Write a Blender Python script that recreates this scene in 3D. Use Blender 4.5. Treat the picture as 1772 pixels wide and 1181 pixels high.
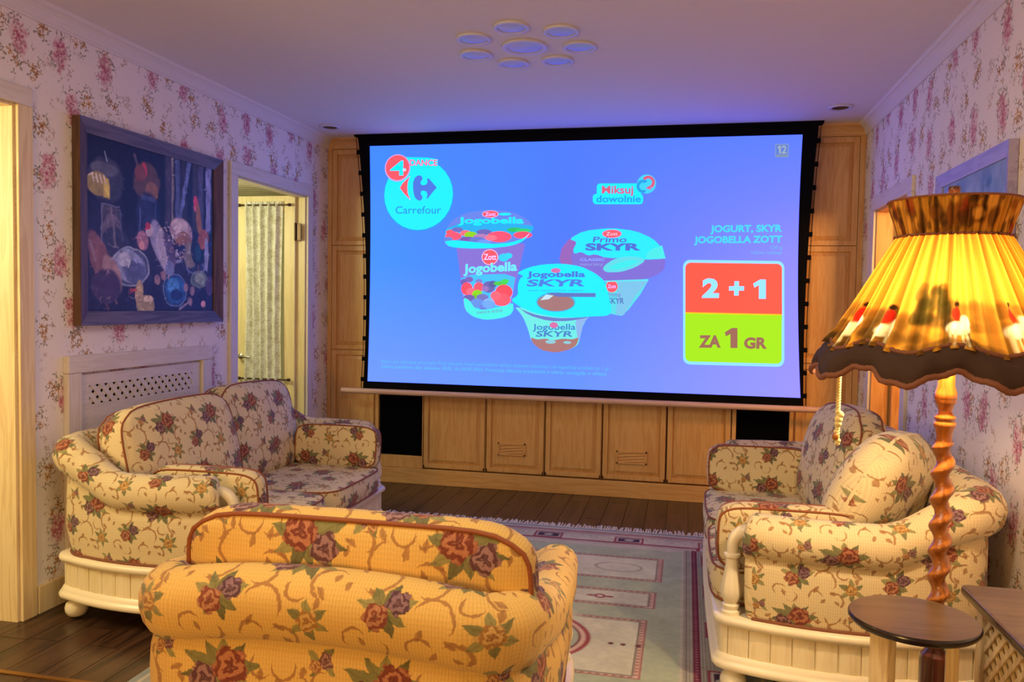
import bpy, math, random
import numpy as np
from math import pi, sin, cos, radians, sqrt, atan2
from mathutils import Matrix, Vector, noise as mnoise

random.seed(7)
rng = np.random.default_rng(7)
scene = bpy.context.scene
for o in list(bpy.data.objects):
    bpy.data.objects.remove(o)
COL = scene.collection

# ------------------------------------------------------------------ camera
cam_d = bpy.data.cameras.new('camera')
cam_d.sensor_width = 36.0
cam_d.lens = 1397.16 / 1772 * 36
cam_d.clip_start = 0.05
cam = bpy.data.objects.new('camera', cam_d)
COL.objects.link(cam)
yaw, pit, rol = .2130, -.0446, .0168
fw = Vector((-sin(yaw), cos(yaw), 0)); rt = Vector((cos(yaw), sin(yaw), 0)); up = Vector((0, 0, 1))
F_ = fw * cos(pit) + up * sin(pit); u1 = up * cos(pit) - fw * sin(pit)
R_ = rt * cos(rol) + u1 * sin(rol); U_ = u1 * cos(rol) - rt * sin(rol)
cam.matrix_world = Matrix(((R_.x, U_.x, -F_.x, 0), (R_.y, U_.y, -F_.y, 0), (R_.z, U_.z, -F_.z, 1.38), (0, 0, 0, 1)))
scene.camera = cam

# ------------------------------------------------------------------ light
scene.view_settings.view_transform = 'Standard'
scene.view_settings.look = 'None'
scene.view_settings.gamma = 1
scene.view_settings.exposure = 0
scene.view_settings.use_curve_mapping = False
w = bpy.data.worlds.new('world'); scene.world = w; w.use_nodes = True
w.node_tree.nodes['Background'].inputs[0].default_value = (1, .8, .6, 1)
w.node_tree.nodes['Background'].inputs[1].default_value = .05

def area(name, loc, target, size, energy, color, sy=None):
    d = bpy.data.lights.new(name, 'AREA'); d.energy = energy; d.color = color
    d.shape = 'RECTANGLE'; d.size = size; d.size_y = sy or size
    o = bpy.data.objects.new(name, d); COL.objects.link(o); o.location = loc
    o.rotation_euler = (Vector(target) - Vector(loc)).to_track_quat('-Z', 'Y').to_euler()
    return o

area('added_overhead_fill', (-.85, 1.45, 2.58), (-.85, 1.75, 0), 1.2, 33, (1, .90, .68))  # added fill light above the armchair, no fitting hangs there
area('wall_lamp_light', (-1.3, -.9, 1.25), (-.8, 2.5, .6), .6, 44, (1, .57, .17))
area('side_room_light', (-3.6, 1.6, 1.9), (-2.8, 2.9, 1.1), .6, 34, (1, .80, .42))
_d = bpy.data.lights.new('hall_light', 'POINT'); _d.energy = 30; _d.color = (1, .98, .60); _d.shadow_soft_size = .12
_o = bpy.data.objects.new('hall_light', _d); COL.objects.link(_o); _o.location = (-3.45, 4.35, 1.95)
area('bedroom_light', (1.75, 4.3, 2.0), (1.5, 5.4, 1.2), .4, 30, (1, .50, .16))

# ------------------------------------------------------------------ helpers
def lin(h):
    if isinstance(h, str):
        c = [int(h[i:i + 2], 16) / 255 for i in (0, 2, 4)]
    else:
        c = list(h)
    return tuple((x / 12.92 if x <= .04045 else ((x + .055) / 1.055) ** 2.4) for x in c)

RM = {}   # object -> matrix of its root

def place(o, parent, kind=None, label=None, cat=None, group=None):
    COL.objects.link(o)
    if parent is not None:
        o.parent = parent
        RM[o.name] = RM.get(parent.name, Matrix())
    if kind: o['kind'] = kind
    if label: o['label'] = label
    if cat: o['category'] = cat
    if group: o['group'] = group
    return o

def thing(name, label, cat, loc=(0, 0, 0), rz=0, group=None):
    o = bpy.data.objects.new(name, None)
    o.empty_display_size = .1
    o.location = loc; o.rotation_euler = (0, 0, rz)
    place(o, None, None, label, cat, group)
    RM[o.name] = Matrix.Translation(loc) @ Matrix.Rotation(rz, 4, 'Z')
    return o

class MB:
    def __init__(s):
        s.v = []; s.f = []; s.uv = []; s.col = None
    def quadgrid(s, P, UV=None, closeu=False, closev=False, flip=False):
        """P[i][j] grid of points; UV same shape (one extra if closed)"""
        n, m = len(P), len(P[0]); b = len(s.v)
        for r in P:
            s.v += [tuple(p) for p in r]
        for i in range(n if closeu else n - 1):
            for j in range(m if closev else m - 1):
                i2, j2 = (i + 1) % n, (j + 1) % m
                q = [b + i * m + j, b + i2 * m + j, b + i2 * m + j2, b + i * m + j2]
                if UV is not None:
                    u = [UV[i][j], UV[i + 1][j], UV[i + 1][j + 1], UV[i][j + 1]]
                else:
                    u = None
                if flip:
                    q = q[::-1]; u = u[::-1] if u else None
                s.f.append(q); s.uv.append(u)
    def face(s, pts, uv=None):
        b = len(s.v); s.v += [tuple(p) for p in pts]
        s.f.append(list(range(b, b + len(pts)))); s.uv.append(uv)
    def box(s, x0, x1, y0, y1, z0, z1):
        if x0 > x1: x0, x1 = x1, x0
        if y0 > y1: y0, y1 = y1, y0
        if z0 > z1: z0, z1 = z1, z0
        b = len(s.v)
        s.v += [(x0, y0, z0), (x1, y0, z0), (x1, y1, z0), (x0, y1, z0), (x0, y0, z1), (x1, y0, z1), (x1, y1, z1), (x0, y1, z1)]
        for q in ((3, 2, 1, 0), (4, 5, 6, 7), (0, 1, 5, 4), (1, 2, 6, 5), (2, 3, 7, 6), (3, 0, 4, 7)):
            s.f.append([b + k for k in q]); s.uv.append(None)
        return s
    def lathe(s, prof, c=(0, 0), n=24, mod=None):
        """prof: list (r,z)"""
        P = []
        for (r, z) in prof:
            P.append([(c[0] + (r if not mod else mod(r, z, 2 * pi * k / n)) * cos(2 * pi * k / n),
                       c[1] + (r if not mod else mod(r, z, 2 * pi * k / n)) * sin(2 * pi * k / n), z) for k in range(n)])
        s.quadgrid(P, closev=True, flip=True)
        s.face(P[0][::-1]); s.face(P[-1])
        return s
    def tube(s, pts, r, n=8, closed=False, uvs=1.0, caps=True):
        pts = [Vector(p) for p in pts]; N = len(pts); P = []
        rr = r if hasattr(r, '__len__') else [r] * N
        prev = None
        for i in range(N):
            a = pts[(i - 1) % N] if (closed or i > 0) else pts[i]
            b = pts[(i + 1) % N] if (closed or i < N - 1) else pts[i]
            t = (b - a).normalized()
            if prev is None:
                ref = Vector((0, 0, 1)) if abs(t.z) < .9 else Vector((1, 0, 0))
                nx = t.cross(ref).normalized()
            else:
                nx = (prev - t * prev.dot(t)).normalized()
            prev = nx; ny = t.cross(nx)
            P.append([pts[i] + (nx * cos(2 * pi * k / n) + ny * sin(2 * pi * k / n)) * rr[i] for k in range(n)])
        L = [0]
        for i in range(1, N + 1): L.append(L[-1] + (pts[i % N] - pts[i - 1]).length)
        UV = [[(L[i] * uvs, k / n) for k in range(n + 1)] for i in range(N + 1)]
        s.quadgrid(P, UV, closeu=closed, closev=True)
        if caps and not closed:
            s.face(P[0][::-1]); s.face(P[-1])
        return s
    def transform(s, M, start=0):
        s.v = s.v[:start] + [tuple(M @ Vector(p)) for p in s.v[start:]]
        return s
    def build(s, name, mat, parent=None, world=False, smooth=False, bevel=0, kind=None, label=None, cat=None, group=None,
              uvo=(0, 0), flat_angle=None, rel=None):
        me = bpy.data.meshes.new(name)
        V = s.v
        if world and parent is not None:
            Mi = RM.get(parent.name, Matrix()).inverted()
            V = [tuple(Mi @ Vector(p)) for p in V]
        me.from_pydata(V, [], s.f)
        uvl = me.uv_layers.new(name='UVMap')
        data = []
        for p, uv in zip(me.polygons, s.uv):
            if uv is None:
                nn = p.normal; a = max(range(3), key=lambda k: abs(nn[k]))
                for vi in p.vertices:
                    c = V[vi]
                    uvp = (c[1], c[2]) if a == 0 else ((c[0], c[2]) if a == 1 else (c[0], c[1]))
                    data += [uvp[0] + uvo[0], uvp[1] + uvo[1]]
            else:
                for q in uv: data += [q[0] + uvo[0], q[1] + uvo[1]]
        uvl.data.foreach_set('uv', data)
        mats = mat if isinstance(mat, (list, tuple)) else [mat]
        for m_ in mats: me.materials.append(m_)
        if smooth:
            me.polygons.foreach_set('use_smooth', [True] * len(me.polygons))
        me.update()
        o = bpy.data.objects.new(name, me)
        place(o, parent, kind, label, cat, group)
        if bevel:
            b = o.modifiers.new('bevel', 'BEVEL'); b.width = bevel; b.segments = 2; b.limit_method = 'ANGLE'; b.angle_limit = radians(40)
            b.harden_normals = False
        if flat_angle:
            e = o.modifiers.new('split', 'EDGE_SPLIT'); e.split_angle = radians(flat_angle)
        return o

# ---- node DSL
class S:
    def __init__(s, nt, k): s.nt = nt; s.k = k
    def _m(s, op, *a, clamp=False):
        n = s.nt.nodes.new('ShaderNodeMath'); n.operation = op; n.use_clamp = clamp
        for i, x in enumerate((s,) + a):
            if isinstance(x, S): s.nt.links.new(x.k, n.inputs[i])
            else: n.inputs[i].default_value = float(x)
        return S(s.nt, n.outputs[0])
    def __add__(s, o): return s._m('ADD', o)
    __radd__ = __add__
    def __sub__(s, o): return s._m('SUBTRACT', o)
    def __rsub__(s, o): return (s * -1) + o
    def __mul__(s, o): return s._m('MULTIPLY', o)
    __rmul__ = __mul__
    def __truediv__(s, o): return s._m('DIVIDE', o)
    def mx(s, o): return s._m('MAXIMUM', o)
    def mn(s, o): return s._m('MINIMUM', o)
    def sin(s): return s._m('SINE')
    def cos(s): return s._m('COSINE')
    def abs(s): return s._m('ABSOLUTE')
    def floor(s): return s._m('FLOOR')
    def fmod(s, o): return s._m('FLOORED_MODULO', o)
    def pow(s, o): return s._m('POWER', o)
    def gt(s, o): return s._m('GREATER_THAN', o)
    def sat(s): return s._m('ADD', 0, clamp=True)
    def sstep(s, a, b, lo=0, hi=1):
        n = s.nt.nodes.new('ShaderNodeMapRange'); n.interpolation_type = 'SMOOTHSTEP'
        s.nt.links.new(s.k, n.inputs['Value'])
        if a > b: a, b, lo, hi = b, a, hi, lo
        n.inputs['From Min'].default_value = a; n.inputs['From Max'].default_value = b
        n.inputs['To Min'].default_value = lo; n.inputs['To Max'].default_value = hi
        return S(s.nt, n.outputs['Result'])
def hyp(x, y): return (x * x + y * y)._m('SQRT')
def at2(y, x): return y._m('ARCTAN2', x)

class NT:
    """material builder"""
    def __init__(s, name, rough=.6, metal=0, spec=.5):
        s.m = bpy.data.materials.new(name); s.m.use_nodes = True; s.t = s.m.node_tree
        s.b = s.t.nodes['Principled BSDF']; s.out = s.t.nodes['Material Output']
        s.b.inputs['Roughness'].default_value = rough; s.b.inputs['Metallic'].default_value = metal
        s.b.inputs['Specular IOR Level'].default_value = spec
    def node(s, typ, **kw):
        n = s.t.nodes.new(typ)
        for k, v in kw.items(): setattr(n, k, v)
        return n
    def uv(s):
        n = s.node('ShaderNodeUVMap'); n.uv_map = 'UVMap'; return n.outputs[0]
    def obj(s): return s.node('ShaderNodeTexCoord').outputs['Object']
    def geo(s): return s.node('ShaderNodeNewGeometry').outputs['Position']
    def rand(s): return S(s.t, s.node('ShaderNodeObjectInfo').outputs['Random'])
    def sep(s, v):
        n = s.node('ShaderNodeSeparateXYZ'); s.t.links.new(v, n.inputs[0]); return [S(s.t, n.outputs[i]) for i in range(3)]
    def comb(s, x, y, z=0):
        n = s.node('ShaderNodeCombineXYZ')
        for i, q in enumerate((x, y, z)):
            if isinstance(q, S): s.t.links.new(q.k, n.inputs[i])
            else: n.inputs[i].default_value = q
        return n.outputs[0]
    def map(s, v, scale=(1, 1, 1), loc=(0, 0, 0), rot=(0, 0, 0)):
        n = s.node('ShaderNodeMapping'); s.t.links.new(v, n.inputs[0])
        n.inputs['Scale'].default_value = scale; n.inputs['Location'].default_value = loc; n.inputs['Rotation'].default_value = rot
        return n.outputs[0]
    def noise(s, v, scale, detail=2, rough=.5, dim='3D', color=False, dist=0):
        n = s.node('ShaderNodeTexNoise', noise_dimensions=dim); s.t.links.new(v, n.inputs['Vector'])
        n.inputs['Scale'].default_value = scale; n.inputs['Detail'].default_value = detail; n.inputs['Roughness'].default_value = rough
        n.inputs['Distortion'].default_value = dist
        return n.outputs['Color'] if color else S(s.t, n.outputs['Fac'])
    def vor(s, v, scale, rnd=1):
        n = s.node('ShaderNodeTexVoronoi', voronoi_dimensions='2D'); s.t.links.new(v, n.inputs['Vector'])
        n.inputs['Scale'].default_value = scale; n.inputs['Randomness'].default_value = rnd
        sx = s.sep(v); sp = s.sep(n.outputs['Position'])
        cr = s.node('ShaderNodeSeparateColor'); s.t.links.new(n.outputs['Color'], cr.inputs[0])
        return sx[0] - sp[0], sx[1] - sp[1], [S(s.t, cr.outputs[i]) for i in range(3)], S(s.t, n.outputs['Distance'])
    def rgb(s, c):
        n = s.node('ShaderNodeRGB'); n.outputs[0].default_value = (*lin(c), 1); return n.outputs[0]
    def mix(s, f, a, b):
        n = s.node('ShaderNodeMix', data_type='RGBA')
        if isinstance(f, S): s.t.links.new(f.k, n.inputs[0])
        else: n.inputs[0].default_value = f
        for q, i in ((a, 6), (b, 7)):
            if isinstance(q, str): n.inputs[i].default_value = (*lin(q), 1)
            else: s.t.links.new(q, n.inputs[i])
        return n.outputs[2]
    def mul(s, c, f):
        n = s.node('ShaderNodeMix', data_type='RGBA', blend_type='MULTIPLY'); n.inputs[0].default_value = 1
        s.t.links.new(c, n.inputs[6])
        k = s.comb(f, f, f); s.t.links.new(k, n.inputs[7]); return n.outputs[2]
    def color(s, c):
        if isinstance(c, str): s.b.inputs['Base Color'].default_value = (*lin(c), 1)
        else: s.t.links.new(c, s.b.inputs['Base Color'])
    def bump(s, h, strength=.3, dist=.002):
        n = s.node('ShaderNodeBump'); s.t.links.new(h.k, n.inputs['Height'])
        n.inputs['Strength'].default_value = strength; n.inputs['Distance'].default_value = dist
        s.t.links.new(n.outputs[0], s.b.inputs['Normal'])
    def rough(s, r):
        s.t.links.new(r.k, s.b.inputs['Roughness'])

def simple(name, c, rough=.6, metal=0, var=.12, nscale=25, bump=0, spec=.5):
    n = NT(name, rough, metal, spec)
    f = n.noise(n.geo(), nscale, 3)
    n.color(n.mul(n.rgb(c), f * (2 * var) + (1 - var)))
    if bump: n.bump(f, bump, .002)
    return n.m

def wood(name, c1, c2, axis='z', rough=.45, scale=1.0, bump=.15, rnd=0.0, spec=.5, coat=0):
    n = NT(name, rough, spec=spec)
    g = n.geo()
    sc = {'x': (1.2, 16, 16), 'y': (16, 1.2, 16), 'z': (16, 16, 1.2)}[axis]
    off = n.rand() * 37
    v = n.map(g, tuple(k * scale for k in sc))
    va = n.node('ShaderNodeVectorMath', operation='ADD'); n.t.links.new(v, va.inputs[0]); n.t.links.new(n.comb(off, off, off), va.inputs[1])
    v = va.outputs[0]
    a = n.noise(v, 1.0, 3, .6, dist=.6)
    ring = ((a * 28).sin() * .5 + .5)
    fine = n.noise(v, 6, 3, .7)
    f = (ring * .35 + a * .4 + fine * .45).sstep(.3, .85)
    c = n.mix(f, c1, c2)
    if rnd:
        c = n.mul(c, n.rand() * rnd + (1 - rnd / 2))
    n.color(c)
    if bump: n.bump(fine + ring * .3, bump, .001)
    if coat: n.b.inputs['Coat Weight'].default_value = coat; n.b.inputs['Coat Roughness'].default_value = .15
    return n.m

def attr_mat(name, rough=.6, grain=.15, gscale=180, bump=.2, emit=False, spec=.5):
    n = NT(name, rough, spec=spec)
    a = n.node('ShaderNodeAttribute', attribute_name='Col')
    if emit:
        n.b.inputs['Base Color'].default_value = (.05, .05, .05, 1); n.b.inputs['Roughness'].default_value = .9
        n.b.inputs['Specular IOR Level'].default_value = .1
        n.t.links.new(a.outputs['Color'], n.b.inputs['Emission Color']); n.b.inputs['Emission Strength'].default_value = 1.0
    else:
        f = n.noise(n.geo(), gscale, 3, .7)
        n.color(n.mul(a.outputs['Color'], f * (2 * grain) + (1 - grain)))
        if bump: n.bump(f, bump, .002)
    return n.m

# ---- rose tapestry fabric, a repeating woven motif built from shader maths
class Grp:
    """small shader node group of scalar maths"""
    def __init__(s, name, ins):
        s.t = bpy.data.node_groups.new(name, 'ShaderNodeTree')
        for i in ins: s.t.interface.new_socket(i, in_out='INPUT', socket_type='NodeSocketFloat')
        s.i = s.t.nodes.new('NodeGroupInput'); s.o = s.t.nodes.new('NodeGroupOutput')
        s.v = [S(s.t, s.i.outputs[k]) for k in range(len(ins))]
    def out(s, **kw):
        for k in kw: s.t.interface.new_socket(k, in_out='OUTPUT', socket_type='NodeSocketFloat')
        for j, k in enumerate(kw): s.t.links.new(kw[k].k, s.o.inputs[j])
        return s.t
_g = Grp('arc_mask', ('u', 'v', 'cx', 'cy', 'r', 'w', 'ca', 'sa', 'prev'))
u, v, cx, cy, r, wd, ca, sa, pm = _g.v
dx, dy = u - cx, v - cy
side = (dx * ca + dy * sa) / r
_d = (hyp(dx, dy) - r).abs() / (side.sstep(-.25, .6, .12, 1.0) * wd)
G_ARC = _g.out(mask=(_d.sstep(1, .4) * side.gt(-.25)).mx(pm))
_g = Grp('leaf_mask', ('u', 'v', 'cx', 'cy', 'ca', 'sa', 'ln', 'wd', 'big', 'prev', 'prev_shade'))
u, v, cx, cy, ca, sa, ln, wd, bg_, pm, ps = _g.v
dx, dy = u - cx, v - cy
_a = (dx * ca + dy * sa) / ln; _b = (dy * ca - dx * sa).abs()
_m = ((_a * pi).sin().mx(0) * wd - _b).sstep(-.0010, .0022) * _a.gt(0) * ((1 - _a).gt(0))
G_LEAF = _g.out(mask=_m.mx(pm), shade=(_m * (_b.sstep(.0, .003) * .30 + bg_ * .5 + .50)).mx(ps))
_g = Grp('rose_mask', ('u', 'v', 'cx', 'cy', 'R', 'big'))
u, v, cx, cy, R, bg_ = _g.v
dx, dy = u - cx, v - cy
_r = hyp(dx, dy) / R; _a = at2(dy, dx)
G_ROSE = _g.out(mask=((_a * 5 + bg_ * 5).sin() * .10 + .88 - _r).sstep(-.04, .06) * .94,
                swirl=((_r * 12 + (_a * 3 + 1.0).sin() * 1.3 + (_a * 5 + _r * 4).sin() * .9 + bg_ * 5).sin() * .5 + .5).sstep(.2, .8),
                core=_r.sstep(.30, .05) * .7, rim=_r.sstep(.70, .95) * .45)

def fabric(name, base, cscale=1.0, tile=(.36, .30), rough=.85):
    n = NT(name, rough, spec=.25)
    uv = n.uv()
    u0, v0, _ = n.sep(uv)
    wob = n.sep(n.noise(uv, 38, 2, dim='2D', color=True))
    wo2 = n.sep(n.noise(uv, 130, 2, dim='2D', color=True))
    vn = n.node('ShaderNodeValue'); vn.name = 'pattern_scale'; vn.outputs[0].default_value = cscale; cs = S(n.t, vn.outputs[0])
    u = (u0 + (wob[0] - .5) * .012 + (wo2[0] - .5) * .005) / cs
    v = (v0 + (wob[1] - .5) * .012 + (wo2[1] - .5) * .005) / cs
    row = (v / tile[1]).floor()
    u = u + row * (tile[0] * .46)
    pu = u.fmod(tile[0]); pv = v.fmod(tile[1])
    grain = n.noise(uv, 260, 2, dim='2D')
    big = n.noise(uv, 70, 2, dim='2D')
    bn = n.node('ShaderNodeRGB'); bn.name = 'base_colour'; bn.outputs[0].default_value = (*lin(base), 1)
    col = bn.outputs[0]
    rib = (u0 * 820).sin() * .5 + .5
    rib2 = (v0 * 560).sin() * .5 + .5
    col = n.mul(col, rib * .13 + rib2 * .05 + .87)
    def grp(tree, *vals):
        g = n.node('ShaderNodeGroup'); g.node_tree = tree
        for i, x in enumerate(vals):
            if isinstance(x, S): n.t.links.new(x.k, g.inputs[i])
            else: g.inputs[i].default_value = x
        return [S(n.t, o_) for o_ in g.outputs]
    TAN, G1, G2, G3 = '9c6c40', '686c44', '828050', '50563a'
    acc = {}; last = [None]
    def seq():   # makes the shader compiler evaluate the motifs one after another
        return pu if last[0] is None else last[0] * 1e-7 + pu
    for (cx, cy, r, a) in ((.03, .15, .040, .5), (.185, .165, .030, 3.6), (.17, .095, .040, 2.1), (.30, .185, .045, 3.4), (.245, .225, .020, .2),
                           (.33, .25, .028, 4.6), (.20, .03, .026, 1.2), (.02, .245, .024, 5.6), (.13, .02, .030, 2.6), (.335, .04, .024, .8),
                           (.29, .02, .022, 3.9), (.10, .13, .022, 5.4)):
        m, = grp(G_ARC, seq(), pv, cx, cy, r, .0056 if r > .028 else .0044, cos(a), sin(a), acc.get('vine', [0])[0])
        acc['vine'] = [m]; last[0] = m
    def leaf(cx, cy, ang, ln, wd, key):
        m, sh = grp(G_LEAF, seq(), pv, cx, cy, cos(ang), sin(ang), ln, wd, big, *acc.get(key, [0, 0]))
        acc[key] = [m, sh]; last[0] = m
    for (cx, cy, a, l) in ((.065, .175, 2.4, .030), (.215, .13, .4, .028), (.29, .225, 1.9, .028), (.15, .055, 3.6, .026), (.335, .225, 5.0, .026), (.045, .12, 5.2, .028),
                           (.20, .19, 1.4, .024), (.345, .155, 5.6, .026), (.11, .005, .6, .024), (.18, .005, 2.2, .024), (.315, .02, 1.2, .024), (.015, .18, 5.0, .026),
                           (.035, .115, .8, .032), (.19, .075, 5.3, .030), (.33, .19, 1.2, .034), (.31, .15, 3.9, .030), (.02, .21, 1.5, .028), (.225, .215, 2.6, .026)):
        leaf(cx, cy, a, l * 1.15, .0078, 'tan')
    for k, (a, l) in enumerate(((.9, .078), (1.5, .070), (2.2, .080), (2.9, .088), (3.6, .085), (4.3, .076), (5.0, .066), (5.55, .092), (6.1, .102), (.35, .100))):
        leaf(.105, .225, a, l, .0165 if k % 2 else .014, 'abc'[k % 3])
    for k, (a, l) in enumerate(((.3, .062), (1.1, .056), (2.0, .066), (2.8, .074), (3.7, .055), (4.4, .058), (5.3, .056))):
        leaf(.272, .105, a, l, .0125, 'bac'[k % 3])
    for k in range(6): leaf(.072, .068, .5 + k * 1.02, .050, .0105, 'ab'[k % 2])
    for k in range(4): leaf(.245, .265, .6 + k * 1.6, .040, .009, 'ba'[k % 2])
    col = n.mix(acc['vine'][0] * .85, col, TAN)
    for key, c, op in (('tan', TAN, .8), ('a', G1, .88), ('b', G2, .85), ('c', G3, .88)):
        m, ms = acc[key]
        col = n.mix(m * op, col, n.mul(n.rgb(c), ms / m.mx(.02)))
    def rose(cx, cy, R, dark, lite, edge, col):
        m, s1, core, rim = grp(G_ROSE, seq(), pv, cx, cy, R, big)
        last[0] = m
        c = n.mix(s1, dark, lite); c = n.mix(core, c, edge); c = n.mix(rim, c, dark)
        return n.mix(m, col, n.mul(c, grain * .5 + .75))
    col = rose(.150, .206, .037, '5c323a', '9a7272', '502c36', col)
    col = rose(.090, .236, .046, '783428', 'b27252', '642c26', col)
    col = rose(.288, .092, .031, '803c30', 'b27a5a', '643028', col)
    col = rose(.245, .122, .028, '523040', '86646e', '603846', col)
    col = rose(.072, .068, .027, 'a2723a', 'cca464', '885830', col)
    col = rose(.236, .268, .018, '683c46', 'a07870', '54303c', col)
    col = rose(.258, .256, .015, '9c6440', 'c49860', '804630', col)
    col = n.mul(col, grain * .24 + .88)
    n.color(col)
    n.bump(rib * .5 + rib2 * .25 + grain * .6, .25, .0012)
    n.b.inputs['Sheen Weight'].default_value = .15
    return n.m

def wallpaper(name):
    n = NT(name, .75, spec=.2)
    uv = n.uv()
    wn = n.sep(n.noise(uv, 30, 2, dim='2D', color=True))
    x0, y0, _ = n.sep(uv)
    P = n.comb(x0 + (wn[0] - .5) * .012, y0 + (wn[1] - .5) * .012)
    fine = n.noise(uv, 160, 3, .7, dim='2D')
    col = n.rgb('efe6e2')
    def petals(scale, R, k, npet, rnd=.8, off=(0, 0)):
        v = n.map(P, (1, 1, 1), (off[0], off[1], 0))
        lx, ly, c, d = n.vor(v, scale, rnd)
        r = hyp(lx, ly); a = at2(ly, lx) + c[0] * 6.28
        rad = ((a * npet).cos() * k + (1 - k)) * (c[1] * .6 + .7) * R
        return (rad - r).sstep(-.0008, .0016), r, c
    def cluster(scale, off, rx, ry, rnd=.55):
        v = n.map(P, (1, 1, 1), (off[0], off[1], 0))
        lx, ly, c, d = n.vor(v, scale, rnd)
        ox = (c[0] - .5) * 1.6
        q = hyp(lx / rx + ly * ox * 4, ly / ry)
        return q + (wn[2] - .5) * .9, c
    # faint sprigs everywhere
    m, r, c = petals(17, .017, .6, 3, 1, (3.1, 1.7))
    q0, cc = cluster(6.2, (.7, .4), .05, .06)
    col = n.mix(m * q0.sstep(1.1, .6) * .5, col, '857a5e')
    m, r, c = petals(30, .012, .45, 5, 1, (5.3, 2.2))
    col = n.mix(m * q0.sstep(.8, .4) * .7, col, 'b58a62')
    # ochre bunches
    q1, cc = cluster(4.6, (.31, .12), .05, .065)
    m, r, c = petals(24, .019, .7, 3, 1, (1.3, 4.7))
    col = n.mix(m * q1.sstep(1.5, .9) * .8, col, '847a5a')
    m, r, c = petals(26, .021, .35, 5, .9, (2.3, 6.1))
    col = n.mix(m * q1.sstep(.85, .5) * .9, col, n.mix(c[2], 'd2a668', 'a9763f'))
    col = n.mix(m * q1.sstep(.85, .5) * r.sstep(.006, .002), col, '8c5c3a')
    # pink bunches
    q2, cc = cluster(3.3, (0, 0), .048, .085)
    m, r, c = petals(22, .022, .75, 3, 1, (7.3, 3.1))
    col = n.mix(m * q2.sstep(1.55, 1.0) * .85, col, '74735c')
    col = n.mix(q2.sstep(1.15, .5) * .55, col, 'dcaab0')
    m, r, c = petals(27, .020, .30, 5, .9, (4.4, 8.2))
    col = n.mix(m * q2.sstep(1.1, .75) * .8, col, n.mix((c[2] * .5 + q2 * .5).sat(), 'c4708a', 'dca4b0'))
    col = n.mix(m * q2.sstep(.9, .5) * r.sstep(.007, .002), col, 'a85068')
    m, r, c = petals(46, .010, .3, 4, 1, (1.4, .2))
    col = n.mix(m * q2.sstep(.9, .4) * .8, col, 'b4586e')
    col = n.mul(col, fine * .10 + .95)
    n.color(col)
    n.bump(fine, .08, .001)
    return n.m
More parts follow.
